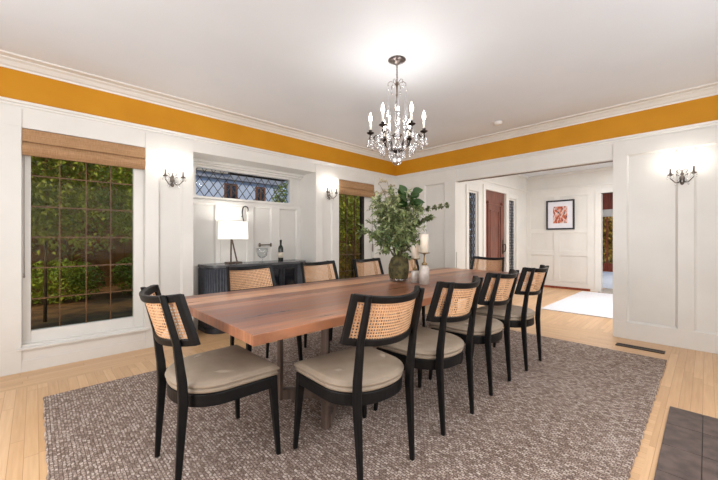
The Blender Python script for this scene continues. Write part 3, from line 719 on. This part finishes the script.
# ------------------------------------------------------------------ chairs
def chair(label):
    """faces +y, origin on the floor under the seat centre"""
    t = empty('dining_chair', (0, 0, 0), 0, label, 'chair', 'cane back chairs around the dining table')
    def arc(s_, z):       # s_ in -1..1 at height z -> (x, forward offset, dip)
        u = (z - .66) / .23; w2 = .232 - .015 * u; sag = .098 + .004 * u
        R = (w2 ** 2 + sag ** 2) / (2 * sag); x = s_ * w2
        return x, R - math.sqrt(max(R * R - x * x, 0))
    yb = lambda z: -.290 - .31 * (z - .66)         # rake of the back frame
    dip = lambda s_, z: .024 - .018 * (1 - s_ * s_) - .006 * (1 - (z - .66) / .23)
    def rail_part(z0, z1, th):
        rings = []
        for k in range(25):
            s_ = -1 + 2 * k / 24; r = []
            for z in (z0, z1):
                x, d = arc(s_, z); x2, d2 = arc(s_ * .98 + .001, z); tl = math.hypot(x2 - x, d2 - d) or 1
                a = math.asin(max(-1, min(1, x / .30))); nx_, ny_ = -math.sin(a), math.cos(a)
                zz = z + dip(s_, z)
                r.append(((x - nx_ * th / 2, yb(z) + d - ny_ * th / 2, zz), (x + nx_ * th / 2, yb(z) + d + ny_ * th / 2, zz)))
            rings.append([r[0][0], r[0][1], r[1][1], r[1][0]])
        return MB().loft(rings, smooth=False)
    rail_part(.858, .892, .026).build('top_rail', M['black'], t, bev=.005)
    rail_part(.655, .688, .026).build('lower_rail', M['black'], t, bev=.005)
    for sx in (-1, 1):
        f = MB(); ra = []
        for z in (.656, .89):
            x, d = arc(sx, z); x2, d2 = arc(sx * .925, z); zz = z + dip(sx, z)
            ra.append([(x + sx * .004, yb(z) + d + .014, zz), (x + sx * .008, yb(z) + d - .010, zz), (x2 + sx * .006, yb(z) + d2 - .014, zz), (x2 - sx * .006, yb(z) + d2 + .008, zz)])
        f.hull(ra[0], ra[1]); f.build('side_stile', M['black'], t, bev=.003)
    # cane sheet with metric uv
    b = bmesh.new(); uv = b.loops.layers.uv.new('UVMap'); g = []
    for j in range(5):
        z = .68 + (.866 - .68) * j / 4
        g.append([(arc(-.95 + 1.9 * i / 20, z)) + (z, (-.95 + 1.9 * i / 20) * .27) for i in range(21)])
    vs = [[b.verts.new((x, yb(z) + d, z + dip(x / .235, z))) for x, d, z, u in row] for row in g]
    for j in range(4):
        for i in range(20):
            f = b.faces.new([vs[j][i], vs[j][i + 1], vs[j + 1][i + 1], vs[j + 1][i]]); f.smooth = True
            for lp, (jj, ii) in zip(f.loops, ((j, i), (j, i + 1), (j + 1, i + 1), (j + 1, i))): lp[uv].uv = (g[jj][ii][3], g[jj][ii][2])
    me = bpy.data.meshes.new('cane_panel'); b.to_mesh(me); b.free(); me.materials.append(M['cane'])
    o = bpy.data.objects.new('cane_panel', me); COL.objects.link(o); o.parent = t; o['label'] = 'natural woven cane panel with open weave'
    # rear posts: floor -> seat -> top behind the rail
    for sx in (-1, 1):
        pts = [(sx * .176, -.262, 0, .022, .024), (sx * .179, -.238, .40, .032, .042), (sx * .180, -.243, .50, .032, .040), (sx * .181, -.266, .68, .029, .032), (sx * .179, -.325, .912, .026, .026)]
        rings = [[(x + a * w_ / 2, y + c * d_ / 2, z) for a, c in ((-1, -1), (1, -1), (1, 1), (-1, 1))] for x, y, z, w_, d_ in pts]
        MB().loft(rings, smooth=False).build('leg', M['black'], t, bev=.006)
        pts = [(sx * .252, .216, 0, .022, .022), (sx * .230, .192, .40, .040, .040), (sx * .229, .190, .425, .042, .042)]
        rings = [[(x + a * w_ / 2, y + c * d_ / 2, z) for a, c in ((-1, -1), (1, -1), (1, 1), (-1, 1))] for x, y, z, w_, d_ in pts]
        MB().loft(rings, smooth=False).build('leg', M['black'], t, bev=.004)
    # seat outline: straight front, sides taper, round back
    def outline(gr=0.0, n=30):
        pts = []
        fw, fy = .250 + gr, .213 + gr
        pts.append((fw, fy)); 
        for k in range(1, 5): u = k / 5; pts.append((fw - .008 * u, fy - (.213 + .04) * u))
        for k in range(n + 1):
            a = PI * k / n; ex = 2.15
            cx = abs(math.cos(a)) ** (2 / ex) * (1 if math.cos(a) >= 0 else -1); sy = abs(math.sin(a)) ** (2 / ex)
            pts.append(((.242 + gr) * cx, -.04 - (.21 + gr) * sy))
        for k in range(4, 0, -1): u = k / 5; pts.append((-(fw - .008 * u), fy - (.213 + .04) * u))
        pts.append((-fw, fy))
        return pts
    f = MB(); o1, o0 = outline(0), outline(-.03)
    f.loft([[(x, y, .365) for x, y in o0], [(x, y, .365) for x, y in o1], [(x, y, .425) for x, y in o1], [(x, y, .425) for x, y in o0]], smooth=False)
    f.build('seat_frame', M['black'], t, bev=.004)
    f = MB(); prof = [(-.014, .425), (-.002, .430), (.003, .440), (-.001, .449), (-.008, .452), (.004, .455), (.009, .463), (.005, .472), (-.003, .475), (-.003, .479), (-.016, .486), (-.045, .492), (-.10, .497)]
    f.loft([[(x, y, z) for x, y in outline(g_)] for g_, z in prof]); f.build('seat_cushion', M['seat'], t)
    return t
RG = .017
c0 = chair('black cane chair at the near left end of the table, side on')
c0.location = (-4.325, -2.36, RG); c0.rotation_euler = (0, 0, -PI / 2)
near = [(-3.782, -2.868, -.08, 'black cane chair on the near side, nearest the camera, back towards us'),
        (-3.14, -2.874, .0, 'black cane chair on the near side, second from the camera'),
        (-2.448, -2.842, .02, 'black cane chair on the near side, third from the camera'),
        (-1.765, -2.855, .0, 'black cane chair on the near side, farthest right of the row')]
for x, y, r, lab in near: dup(c0, (x, y, RG), r, lab)
farc = [(-3.60, -1.50, 'black cane chair on the window side in front of the charcoal sideboard'),
        (-2.80, -1.50, 'black cane chair on the window side by the right end of the sideboard'),
        (-2.03, -1.50, 'black cane chair on the window side in front of the corner window'),
        (-1.24, -1.50, 'black cane chair on the window side mostly hidden behind the vase')]
for x, y, lab in farc: dup(c0, (x, y, RG), PI, lab)
dup(c0, (-.76, -2.10, RG), PI / 2, 'black cane chair at the far right end of the table by the opening')

# ------------------------------------------------------------------ sideboard in the nook
sb = empty('sideboard', (-2.785, .18, 0), 0, 'charcoal sideboard with fluted rounded ends standing in the wall nook', 'sideboard')
def stadium(hw, d0, d1, r, n=10):
    pts = []
    for k in range(n + 1): a = PI + PI / 2 * k / n; pts.append((-hw + r + r * math.cos(a), d0 + r + r * math.sin(a)))
    for k in range(n + 1): a = 1.5 * PI + PI / 2 * k / n; pts.append((hw - r + r * math.cos(a), d0 + r + r * math.sin(a)))
    pts += [(hw, d1), (-hw, d1)]; return pts
o1 = stadium(.735, -.215, .20, .19)
MB().loft([[(x, y, .06) for x, y in o1], [(x, y, .815) for x, y in o1]], smooth=False).build('body', M['charcoal'], sb)
o2 = stadium(.745, -.225, .205, .20)
MB().loft([[(x, y, .815) for x, y in o2], [(x, y, .85) for x, y in o2]], smooth=False).build('top', M['charcoal_top'], sb, bev=.003)
o3 = stadium(.745, -.225, .205, .20)
MB().loft([[(x, y, 0) for x, y in o3], [(x, y, .06) for x, y in o3]], smooth=False).build('plinth', M['charcoal'], sb, bev=.003)
for s_ in (-1, 1):
    f = MB()
    for k in range(0, 10):
        a = k / 9 * PI / 2; r = .19
        cx, cy = s_ * (.735 - r), -.215 + r
        x = cx + s_ * math.cos(a) * r; y = cy - math.sin(a) * r
        f.lathe([(.0125, .07), (.0125, .80)], (x, y, 0), 8)
    for k in range(1, 7): f.lathe([(.0125, .07), (.0125, .80)], (s_ * .735, -.025 + k * .034, 0), 8)
    for k in range(1, 2): f.lathe([(.0125, .07), (.0125, .80)], (s_ * (.545 - k * .030), -.215, 0), 8)
    f.build('fluting', M['flute'], sb)
for i in range(4):
    a = -.49 + i * .245
    fr = MB(); frame_ring(fr, a + .004, a + .241, .09, .79, .035, -.235, -.215)
    dd = fr.build('door', M['charcoal'], sb, bev=.002)
    MB().box(a + .035, a + .21, -.222, -.216, .12, .76).build('pane', M['dark_glass'], dd)
    sx = a + (.22 if i % 2 == 0 else .025)
    MB().lathe([(0, -.02), (.006, -.02), (.012, -.008), (.011, 0), (0, .0)], (sx, -.25, .47), 10).box(sx - .004, sx + .004, -.25, -.235, .455, .463).build('knob', M['brass'], dd)

# lamp on the sideboard
lm = empty('table_lamp', (-3.135, .20, .85), 0, 'lit table lamp with white drum shade and angled bronze base on the sideboard', 'lamp')
MB().box(-.10, .10, -.055, .055, 0, .022).build('base_plate', M['bronze'], lm, bev=.004)
MB().beam((-.035, 0, .02), (-.03, 0, .34), .016, .016).beam((.05, 0, .02), (-.02, 0, .32), .016, .016).tube([(-.03, 0, .33), (-.03, 0, .44)], .006, 6).build('stand', M['bronze'], lm)
def drum(r0, r1, z0, z1, th=.003, n=36):
    f = MB(); 
    rr = lambda r, z: [(r * math.cos(2 * PI * k / n), r * .55 * math.sin(2 * PI * k / n), z) for k in range(n)]
    f.loft([rr(r0, z0), rr(r1, z1), rr(r1 - th, z1), rr(r0 - th, z0)], closed=True); return f
drum(.205, .195, .325, .565).build('lamp_shade', M['shade_lit'], lm)
MB().lathe([(.0, .40), (.02, .42), (.028, .45), (.02, .475), (0, .485)], (-.03, 0, 0), 12).build('bulb', M['bulb'], lm)
pl = bpy.data.lights.new('table_lamp_light', 'POINT'); pl.energy = 6.5; pl.color = (1, .95, .88); pl.shadow_soft_size = .05
po = bpy.data.objects.new('table_lamp_light', pl); COL.objects.link(po); po.parent = lm; po.location = (-.03, 0, .52)

# wine bottle, bowl, wall hook, wall bar
bt = empty('wine_bottle', (-2.42, .19, .85), 0, 'dark green wine bottle with cream label standing on the sideboard', 'bottle')
MB().lathe([(0, 0), (.036, 0), (.038, .01), (.038, .19), (.030, .215), (.015, .24), (.0135, .30), (.016, .302), (.016, .312), (0, .312)], (0, 0, 0), 20).build('bottle_body', M['bottle'], bt)
MB().lathe([(.0388, .05), (.0388, .13)], (0, 0, 0), 20).build('paper_label', M['label'], bt)
MB().lathe([(.0155, .25), (.0160, .30), (.0175, .302), (.0175, .314), (0, .315)], (0, 0, 0), 14).build('foil_cap', M['foil'], bt)
tag(MB().lathe([(0, 0), (.045, .002), (.045, .006), (.008, .012), (.007, .05), (.03, .06), (.065, .09), (.08, .14), (.082, .20), (.080, .20), (.077, .14), (.062, .095), (.03, .066), (0, .06)], (-2.72, .19, .85), 24).build('footed_glass_bowl', M['clear_glass']),
    'clear footed glass bowl standing between lamp and wine bottle', 'bowl')
hk = []
for k in range(13):
    a = k / 12 * PI * 1.25
    hk.append((-2.895 + .04 * math.cos(PI - a) - .0, ND - .06, 1.60 + .042 * math.sin(a)))
pts = [(-2.925, ND - .03, 1.36), (-2.905, ND - .035, 1.42), (-2.93, ND - .045, 1.50), (-2.938, ND - .05, 1.56)] + hk
tag(MB().tube(pts, [.006, .007, .008, .009] + [.009] * 9 + [.008, .007, .006, .005], 8).lathe([(0, -.012), (.012, -.006), (.012, .006), (0, .012)], (-2.925, ND - .03, 1.355), 8).tube([(-2.93, ND - .012, 1.50), (-2.93, ND - .05, 1.50)], .007, 6).build('wall_hook', M['iron']),
    'curled dark iron S shaped hook on the nook wall above lamp', 'hook')
tb_ = MB().tube([(-2.67, ND - .05, 1.09), (-2.49, ND - .05, 1.09)], .008, 8)
for x in (-2.67, -2.49): tb_.lathe([(0, -.03), (.014, -.026), (.014, .026), (0, .03)], (x, ND - .05, 1.09), 8); tb_.tube([(x, ND - .05, 1.09), (x, ND - .002, 1.09)], .006, 6)
tag(tb_.build('towel_bar', M['bronze']), 'short bronze bar with end knobs on the nook panel', 'bar')

# ------------------------------------------------------------------ vase, branches, candles on the table
vs_ = empty('glass_vase', (-2.50, -2.13, .765), 0, 'moss wrapped vase on a clear glass foot holding leafy branches', 'vase')
MB().lathe([(0, .0), (.082, .0), (.09, .006), (.092, .03), (.088, .034), (.086, .012), (0, .012)], (0, 0, 0), 30).build('glass_foot', M['clear_glass'], vs_)
rings = []
for k, (r, z) in enumerate([(.0, .013), (.07, .013), (.086, .03), (.097, .08), (.10, .13), (.097, .17), (.088, .205), (.078, .235), (.066, .25), (.05, .25), (.045, .23), (0, .20)]):
    tilt = max(0, (z - .10)) / .15
    rings.append([(r * math.cos(2 * PI * i / 28), r * math.sin(2 * PI * i / 28), z + tilt * .30 * r * math.cos(2 * PI * i / 28 + .75) + (.004 * math.sin(i * 3 + k * 2) if k > 2 else 0)) for i in range(28)])
MB().loft(rings).build('moss_wrap', M['moss'], vs_)

R_ = Vector((math.cos(math.radians(43.99)), -math.sin(math.radians(43.99)), 0)); F_ = Vector((R_.y * -1, R_.x, 0))   # spread axes for the asymmetric bouquet
F_ = Vector((.694, .719, 0))
base = Vector((-2.50, -2.13, .97))
def branch(tip, seed, m, ll, lw, dens, label, name='leafy_branch', grp='leafy branches in the vase', twigs=7, lat=.16):
    rnd = random.Random(seed); tip = Vector(tip); p0 = base + Vector((rnd.uniform(-.03, .03), rnd.uniform(-.03, .03), -.12))
    bend = Vector((rnd.uniform(-.03, .03), rnd.uniform(-.03, .03), 0))
    cpt = p0 + Vector((0, 0, (tip.z - p0.z) * .55)) + (tip - p0) * .18 + bend
    cur = lambda u: p0 * (1 - u) ** 2 + cpt * 2 * u * (1 - u) + tip * u * u
    t = empty(name, p0, 0, label, 'branch', grp)
    f = MB(); pts = [cur(k / 12) - p0 for k in range(13)]; f.tube(pts, [.004 - .0027 * k / 12 for k in range(13)], 5)
    lf = MB()
    for k in range(twigs):
        u = .42 + .58 * (k + rnd.random()) / twigs; o = cur(u) - p0
        d = Vector((rnd.gauss(0, 1), rnd.gauss(0, 1), rnd.gauss(.25, .6))).normalized(); l = lat * rnd.uniform(.5, 1.1) * (1.15 - .5 * u)
        e = o + d * l; f.tube([o, o + d * l * .5 + Vector((0, 0, .006)), e], [.0016, .0013, .0008], 4)
        for j in range(dens):
            v = (j + .5) / dens; q_ = o + d * l * v + Vector((0, 0, .006 * math.sin(PI * v)))
            dd = (d * .7 + Vector((rnd.gauss(0, .8), rnd.gauss(0, .8), rnd.gauss(0, .7))))
            lf.leaf(q_, dd, (rnd.gauss(0, .5), rnd.gauss(0, .5), 1), ll * rnd.uniform(.7, 1.25), lw * rnd.uniform(.7, 1.2))
    f.build('stem', M['stem'], t); lf.build('foliage', m, t)
    return t
tips = []
rb = random.Random(12)
for k in range(40):
    a = (k * 2.39996) % (2 * PI); rr = math.sqrt((k + .5) / 40)
    rt, fw = math.cos(a) * rr * .31, math.sin(a) * rr * .22
    z = 1.22 + .40 * math.sqrt(max(0, 1 - rr * rr)) + rb.uniform(-.05, .06)
    if k % 3 == 0: z -= .13
    tips.append(base + R_ * (rt - .035) + F_ * fw + Vector((0, 0, z - .97)))
for k, tp in enumerate(tips):
    lt = k % 3 == 1
    branch(tp, 100 + k, M['leaf_light'] if lt else M['leaf'], .050, .021, 15,
           'pale green branch of fine leaves in the moss vase' if lt else 'grey green branch of fine leaves in the moss vase',
           'leafy_branch', 'pale leafy branches in the vase' if lt else 'green leafy branches in the vase', 9, .17)
# dusty blossom sprigs at the upper left
for k, (a, z) in enumerate(((-.20, 1.72), (-.12, 1.76), (-.26, 1.66))):
    branch(base + R_ * a + F_ * (.05 * k - .05) + Vector((0, 0, z - .97)), 300 + k, M['blossom'], .026, .018, 12, 'dusty cream blossom sprig at upper left of the bouquet', 'blossom_sprig', 'blossom sprigs in the vase', 6, .12)
# big dark leaves branch at the top right
t = empty('magnolia_branch', base, 0, 'branch with large dark glossy leaves rising at the top of the bouquet', 'branch')
f = MB(); tipv = R_ * .06 + Vector((0, 0, .66)); f.tube([(0, 0, -.1), tuple(R_ * .04 + Vector((0, 0, .3))), tuple(tipv)], [.006, .005, .003], 6); f.build('stem', M['stem'], t)
lf = MB(); rnd = random.Random(5)
def big_leaf(mb, p, d, up, ln, wd):
    p = Vector(p); d = Vector(d).normalized(); sd = d.cross(Vector(up)).normalized(); n = sd.cross(d); L_, C_, Q_ = [], [], []
    for i in range(7):
        u = i / 6; wv = wd / 2 * math.sin(PI * min(1, u * 1.02) ** .8) ** .7 if 0 < i < 6 else .0015; c = p + d * ln * u - n * ln * .25 * u * u
        C_.append(mb.b.verts.new(c)); L_.append(mb.b.verts.new(c + sd * wv + n * wv * .25)); Q_.append(mb.b.verts.new(c - sd * wv + n * wv * .25))
    for i in range(6):
        mb.face([C_[i], C_[i + 1], L_[i + 1], L_[i]], True); mb.face([Q_[i], Q_[i + 1], C_[i + 1], C_[i]], True)
for k in range(14):
    a = 2.4 * k; z = .50 + .16 * (k / 14); r_ = .35 + .65 * rnd.random()
    d = R_ * (math.cos(a) * r_) + F_ * math.sin(a) * r_ + Vector((0, 0, rnd.uniform(-.1, .75)))
    big_leaf(lf, R_ * (.085 + .035 * math.cos(a)) + F_ * (-.10) + Vector((0, 0, z)), d, F_ * -1 + Vector((0, 0, .5)), rnd.uniform(.09, .125), rnd.uniform(.07, .09))
lf.build('foliage', M['leaf_dark'], t, keep_normals=True)
# two sprigs with round pods reaching right
def podsprig(path, n0, n1, seed, label):
    t = empty('eucalyptus_sprig', base, 0, label, 'branch'); rnd = random.Random(seed)
    P_ = [Vector(p) for p in path]; f = MB(); f.tube([R_ * p.x + F_ * p.y + Vector((0, 0, p.z)) for p in P_], [.004, .003, .0028, .0022, .0015], 6); f.build('stem', M['stem'], t)
    lf = MB(); q0, q1 = P_[-2], P_[-1]
    for k in range(n0):
        u = k / (n0 - 1); c = q0.lerp(q1, u); c = R_ * c.x + F_ * c.y + Vector((0, 0, c.z))
        for j in range(n1):
            d = Vector((rnd.gauss(0, 1), rnd.gauss(0, 1), rnd.gauss(0, 1)))
            lf.leaf(c + d.normalized() * .004, d, (0, 0, 1), .034, .03, .2)
    lf.build('foliage', M['pod'], t); return t
podsprig([(0, 0, -.1), (.08, 0, .12), (.16, 0, .40), (.23, .0, .49), (.47, .0, .535)], 5, 22, 1, 'long sprig of round leaves reaching right above the candles')
podsprig([(0, 0, -.1), (.06, -.03, .12), (.14, -.03, .30), (.20, -.03, .37), (.31, -.03, .42)], 4, 22, 2, 'short sprig of round leaves just above the taller candle')

def candlestick(x, y, s, hb, hp, rc, hc, label, clabel, rbase, rplate):
    t = empty('candlestick', (x, y, .765), 0, label, 'candlestick')
    MB().lathe([(0, 0), (rbase, 0), (rbase, hb * .86), (rbase * .8, hb * .95), (rbase * .35, hb), (0, hb)], (0, 0, 0), 24).build('marble_base', M['marble'], t)
    MB().lathe([(0, hb), (rbase * .5, hb), (rbase * .55, hb + .012), (.008, hb + .03), (.006, hp - .02), (.014, hp - .008), (rplate, hp - .002), (rplate, hp + .004), (0, hp + .004)], (0, 0, 0), 20).build('brass_stem', M['brass'], t)
    c = empty('pillar_candle', (x, y, .765 + hp + .004), 0, clabel, 'candle')
    MB().lathe([(0, 0), (rc, 0), (rc, hc), (rc * .88, hc + .003), (rc * .6, hc - .006), (0, hc - .006)], (0, 0, 0), 24).build('wax', M['wax'], c)
    MB().tube([(0, 0, hc - .008), (.001, 0, hc + .01)], .0012, 5).build('wick', M['iron'], c)
candlestick(-2.485, -2.42, 1, .175, .285, .037, .165, 'taller brass candlestick on pale marble base right of the vase', 'tall ivory pillar candle on the taller candlestick', .046, .052)
candlestick(-2.45, -2.29, 1, .115, .225, .036, .145, 'shorter brass candlestick on pale marble base beside the vase', 'shorter cream pillar candle on the shorter candlestick', .040, .050)

# ------------------------------------------------------------------ chandelier
def teardrop(mb, p, ln, r, n=8):
    mb.lathe([(.0006, 0), (.0012, -ln * .12), (r * .55, -ln * .35), (r, -ln * .68), (r * .7, -ln * .9), (.0005, -ln)], p, n)
    return mb
ch = empty('chandelier', (-2.78, -2.34, CZ), 0, 'bronze and crystal chandelier with six lit candle bulbs above the table', 'chandelier')
f = MB(); prof = [(.0, -.05), (.015, -.045), (.03, -.025), (.052, -.014), (.066, -.012)]
f.lathe(prof + [(.066, 0), (0, 0)], (0, 0, 0), 24)
for k in range(18): a = 2 * PI * k / 18; f.lathe([(0, -.012), (.009, -.008), (.010, -.003), (0, 0)], (.068 * math.cos(a), .068 * math.sin(a), 0), 8)
f.build('canopy', M['silver'], ch)
f = MB()
for k in range(7):
    z = -.055 - k * .022; a = (k % 2) * PI / 2
    f.tube([(math.cos(t_) * .008 * math.cos(a), math.cos(t_) * .008 * math.sin(a), z + math.sin(t_) * .014) for t_ in [2 * PI * i / 10 for i in range(10)]], .0024, 5, closed=True)
f.build('chain', M['bronze'], ch)
f = MB().lathe([(0, -.20), (.01, -.195), (.018, -.215), (.008, -.235), (.006, -.30), (.012, -.31), (.006, -.32), (.006, -.36), (.013, -.37), (.007, -.385), (.006, -.43), (.016, -.45), (.006, -.47), (.006, -.60), (.02, -.64), (.045, -.655), (.05, -.67), (.03, -.685), (0, -.69)], (0, 0, 0), 14)
f.build('central_stem', M['bronze'], ch)
f = MB()
for k in range(6):
    a = 2 * PI * k / 6 + .3; c, s_ = math.cos(a), math.sin(a)
    f.tube([(.006 * c, .006 * s_, -.225), (.03 * c, .03 * s_, -.20), (.055 * c, .055 * s_, -.19), (.078 * c, .078 * s_, -.205), (.08 * c, .08 * s_, -.225), (.07 * c, .07 * s_, -.23)], .0022, 5)
f.build('upper_crown', M['bronze'], ch)
for k in range(6):
    a = 2 * PI * k / 6 + .3; MB().xf(Matrix()).build
    f = teardrop(MB(), (.08 * math.cos(a), .08 * math.sin(a), -.228), .05, .010); f.build('crystal_drop', M['crystal'], ch)
# crystal spires
for k in range(6):
    a = 2 * PI * k / 6 + .8; r = .055
    f = MB().lathe([(.008, -.70), (.017, -.64), (.014, -.57), (.021, -.51), (.012, -.43), (.006, -.36), (.0004, -.30)], (r * math.cos(a) * 1.6, r * math.sin(a) * 1.6, 0), 8, smooth=False)
    f.build('crystal_spire', M['crystal'], ch)
MB().lathe([(.012, -.62), (.03, -.58), (.034, -.52), (.02, -.45), (.028, -.42), (.012, -.35), (.008, -.34)], (0, 0, 0), 10, smooth=False).build('crystal_body', M['crystal'], ch)
A0 = math.radians(-50)       # outermost arms lie across the diagonal of the room
ARM_R = .232; PZ = -.638
for k in range(6):
    a = A0 + k * PI / 3; c, s_ = math.cos(a), math.sin(a)
    pr = [(.02, -.80), (.05, -.795), (.09, -.76), (.125, -.70), (.155, -.655), (.19, -.66), (.225, -.70), (.24, -.685), (.235, -.66), (ARM_R, PZ)]
    arm = MB().tube([(r * c, r * s_, z) for r, z in pr], [.006, .006, .0055, .005, .005, .005, .005, .005, .005, .006], 7)
    arm.tube([(.19 * c, .19 * s_, -.66), (.20 * c, .20 * s_, -.69), (.185 * c, .185 * s_, -.70)], .003, 5)
    arm.build('arm', M['iron'], ch)
    cs = MB().lathe([(0, PZ - .012), (.012, PZ - .01), (.03, PZ), (.034, PZ + .006), (.012, PZ + .008), (.014, PZ + .02), (.016, PZ + .028), (0, PZ + .028)], (ARM_R * c, ARM_R * s_, 0), 14).build('candle_cup', M['iron'], ch)
    MB().lathe([(.0095, PZ + .026), (.0095, PZ + .10), (0, PZ + .10)], (ARM_R * c, ARM_R * s_, 0), 12).build('candle_sleeve', M['candle_sleeve'], ch)
    MB().lathe([(0, PZ + .10), (.008, PZ + .102), (.0155, PZ + .122), (.015, PZ + .14), (.008, PZ + .165), (.002, PZ + .185), (0, PZ + .186)], (ARM_R * c, ARM_R * s_, 0), 12).build('bulb', M['bulb'], ch)
    pl = bpy.data.lights.new('chandelier_bulb_light', 'POINT'); pl.energy = 1.7; pl.color = (1, .97, .93); pl.shadow_soft_size = .03
    po = bpy.data.objects.new('chandelier_bulb_light', pl); COL.objects.link(po); po.parent = ch; po.location = (ARM_R * c, ARM_R * s_, PZ + .20)
    for j in range(5):
        b_ = a + (j - 2) * .24; rr = ARM_R + .02 - abs(j - 2) * .03
        teardrop(MB(), (rr * math.cos(b_), rr * math.sin(b_), PZ - .03 - .01 * (j % 2)), .10, .018).build('crystal_drop', M['crystal'], ch)
    for j in range(3):
        b_ = a + (j - 1) * .35; rr = .15 - .02 * (j % 2)
        teardrop(MB(), (rr * math.cos(b_), rr * math.sin(b_), -.74), .09, .017).build('crystal_drop', M['crystal'], ch)
    # bead swag to the next arm
    f = MB(); a2 = a + PI / 3
    for j in range(1, 12):
        u = j / 12; x = ARM_R * (c * (1 - u) + math.cos(a2) * u); y = ARM_R * (s_ * (1 - u) + math.sin(a2) * u); z = PZ - .01 - .10 * math.sin(PI * u)
        f.lathe([(0, -.007), (.006, -.003), (.006, .003), (0, .007)], (x, y, z), 6)
    f.build('bead_swag', M['crystal'], ch)
MB().lathe([(0, -.79), (.03, -.79), (.036, -.80), (.02, -.815), (0, -.82)], (0, 0, 0), 16).build('hub', M['iron'], ch)
f = MB().lathe([(0, -.925), (.022, -.918), (.040, -.90), (.046, -.875), (.040, -.85), (.022, -.832), (0, -.825)], (0, 0, 0), 12, smooth=False); f.build('crystal_ball', M['crystal'], ch)
for j in range(8):
    b_ = j * PI / 4; teardrop(MB(), (.065 * math.cos(b_), .065 * math.sin(b_), -.80), .07, .013).build('crystal_drop', M['crystal'], ch)

# ------------------------------------------------------------------ sconces
def sconce(loc, rz, label):
    """faces +y local, mounted on plane y=0"""
    t = empty('wall_sconce', loc, rz, label, 'sconce', None)
    for k in range(5):
        a = PI * k / 4; teardrop(MB(), (.035 * math.cos(a), .03 + .03 * math.sin(a), -.0), .045, .007).build('crystal_drop', M['crystal'], t)
    MB().tube([(-.03, .03, .06), (-.045, .035, .085), (-.025, .035, .105), (0, .03, .08), (.025, .035, .105), (.045, .035, .085), (.03, .03, .06)], .0035, 6).build('crest', M['sconce_metal'], t)
    MB().lathe([(0, -.07), (.012, -.062), (.02, -.04), (.014, -.02), (.024, 0), (.02, .02), (.01, .035), (.016, .05), (.008, .065), (0, .10)], (0, .025, 0), 12).box(-.02, .02, 0, .008, -.05, .05).tube([(0, .0, 0), (0, .03, 0)], .012, 8).build('backplate', M['sconce_metal'], t)
    for sx in (-1, 1):
        pts = [(sx * .01, .03, -.01), (sx * .03, .055, -.045), (sx * .055, .08, -.04), (sx * .075, .092, -.015), (sx * .088, .095, .0), (sx * .09, .095, .015), (sx * .09, .095, .035)]
        MB().tube(pts, .005, 7).tube([(sx * .02, .03, .03), (sx * .045, .045, .05), (sx * .04, .05, .03)], .003, 5).build('arm', M['sconce_metal'], t)
        MB().lathe([(0, .03), (.012, .032), (.026, .042), (.026, .047), (.01, .048), (.012, .06), (0, .06)], (sx * .09, .095, 0), 12).build('candle_cup', M['sconce_metal'], t)
        MB().lathe([(.008, .058), (.008, .115), (.003, .118), (0, .118)], (sx * .09, .095, 0), 10).build('candle_sleeve', M['sconce_metal'], t)
        MB().lathe([(0, .118), (.006, .12), (.010, .135), (.008, .15), (.001, .172), (0, .173)], (sx * .09, .095, 0), 10).build('bulb', M['bulb'], t)
        for j, (dx, dy) in enumerate(((-.024, 0), (.024, 0), (0, .024))):
            teardrop(MB(), (sx * .09 + dx, .095 + dy, .04), .045, .007).build('crystal_drop', M['crystal'], t)
        teardrop(MB(), (sx * .05, .075, -.03), .05, .008).build('crystal_drop', M['crystal'], t)
        pl = bpy.data.lights.new('sconce_bulb_light', 'POINT'); pl.energy = 1.3; pl.color = (1, .95, .88); pl.shadow_soft_size = .02
        po = bpy.data.objects.new('sconce_bulb_light', pl); COL.objects.link(po); po.parent = t; po.location = (sx * .09, .10, .19)
    return t
sconce((-3.94, -.014, 1.83), PI, 'silver two arm crystal sconce on the pier left of the nook')
sconce((-1.68, -.014, 1.87), PI, 'silver two arm crystal sconce on the pier between nook and corner window')
sconce((-.002, -4.035, 1.83), PI / 2, 'silver two arm crystal sconce on the right wall paneling')

# ------------------------------------------------------------------ framed print in the hall, smoke detector
pf = empty('framed_print', (HX - .03, -1.80, 1.75), 0, 'small framed abstract print in rust and grey on the hall wall', 'picture')
f = MB(); hw, hh = .297, .35
def ring_x(f, y0, y1, z0, z1, wd, x0, x1): f.box(x0, x1, y0, y0 + wd, z0, z1).box(x0, x1, y1 - wd, y1, z0, z1).box(x0, x1, y0 + wd, y1 - wd, z0, z0 + wd).box(x0, x1, y0 + wd, y1 - wd, z1 - wd, z1)
ring_x(f, -hw, hw, -hh, hh, .035, -.015, .014); f.build('frame', M['charcoal'], pf)
MB().box(-.002, .008, -hw + .034, hw - .034, -hh + .034, hh - .034).build('mat_board', M['picture_mat'], pf)
MB().box(-.004, -.002, -.15, .15, -.20, .20).build('print', M['art'], pf)
tag(MB().lathe([(0, -.035), (.04, -.034), (.052, -.026), (.055, -.008), (.06, 0), (0, 0)], (-.585, -2.275, CZ), 24).build('smoke_detector', M['fixture']),
    'round white smoke detector on the ceiling near the right wall', 'smoke detector')
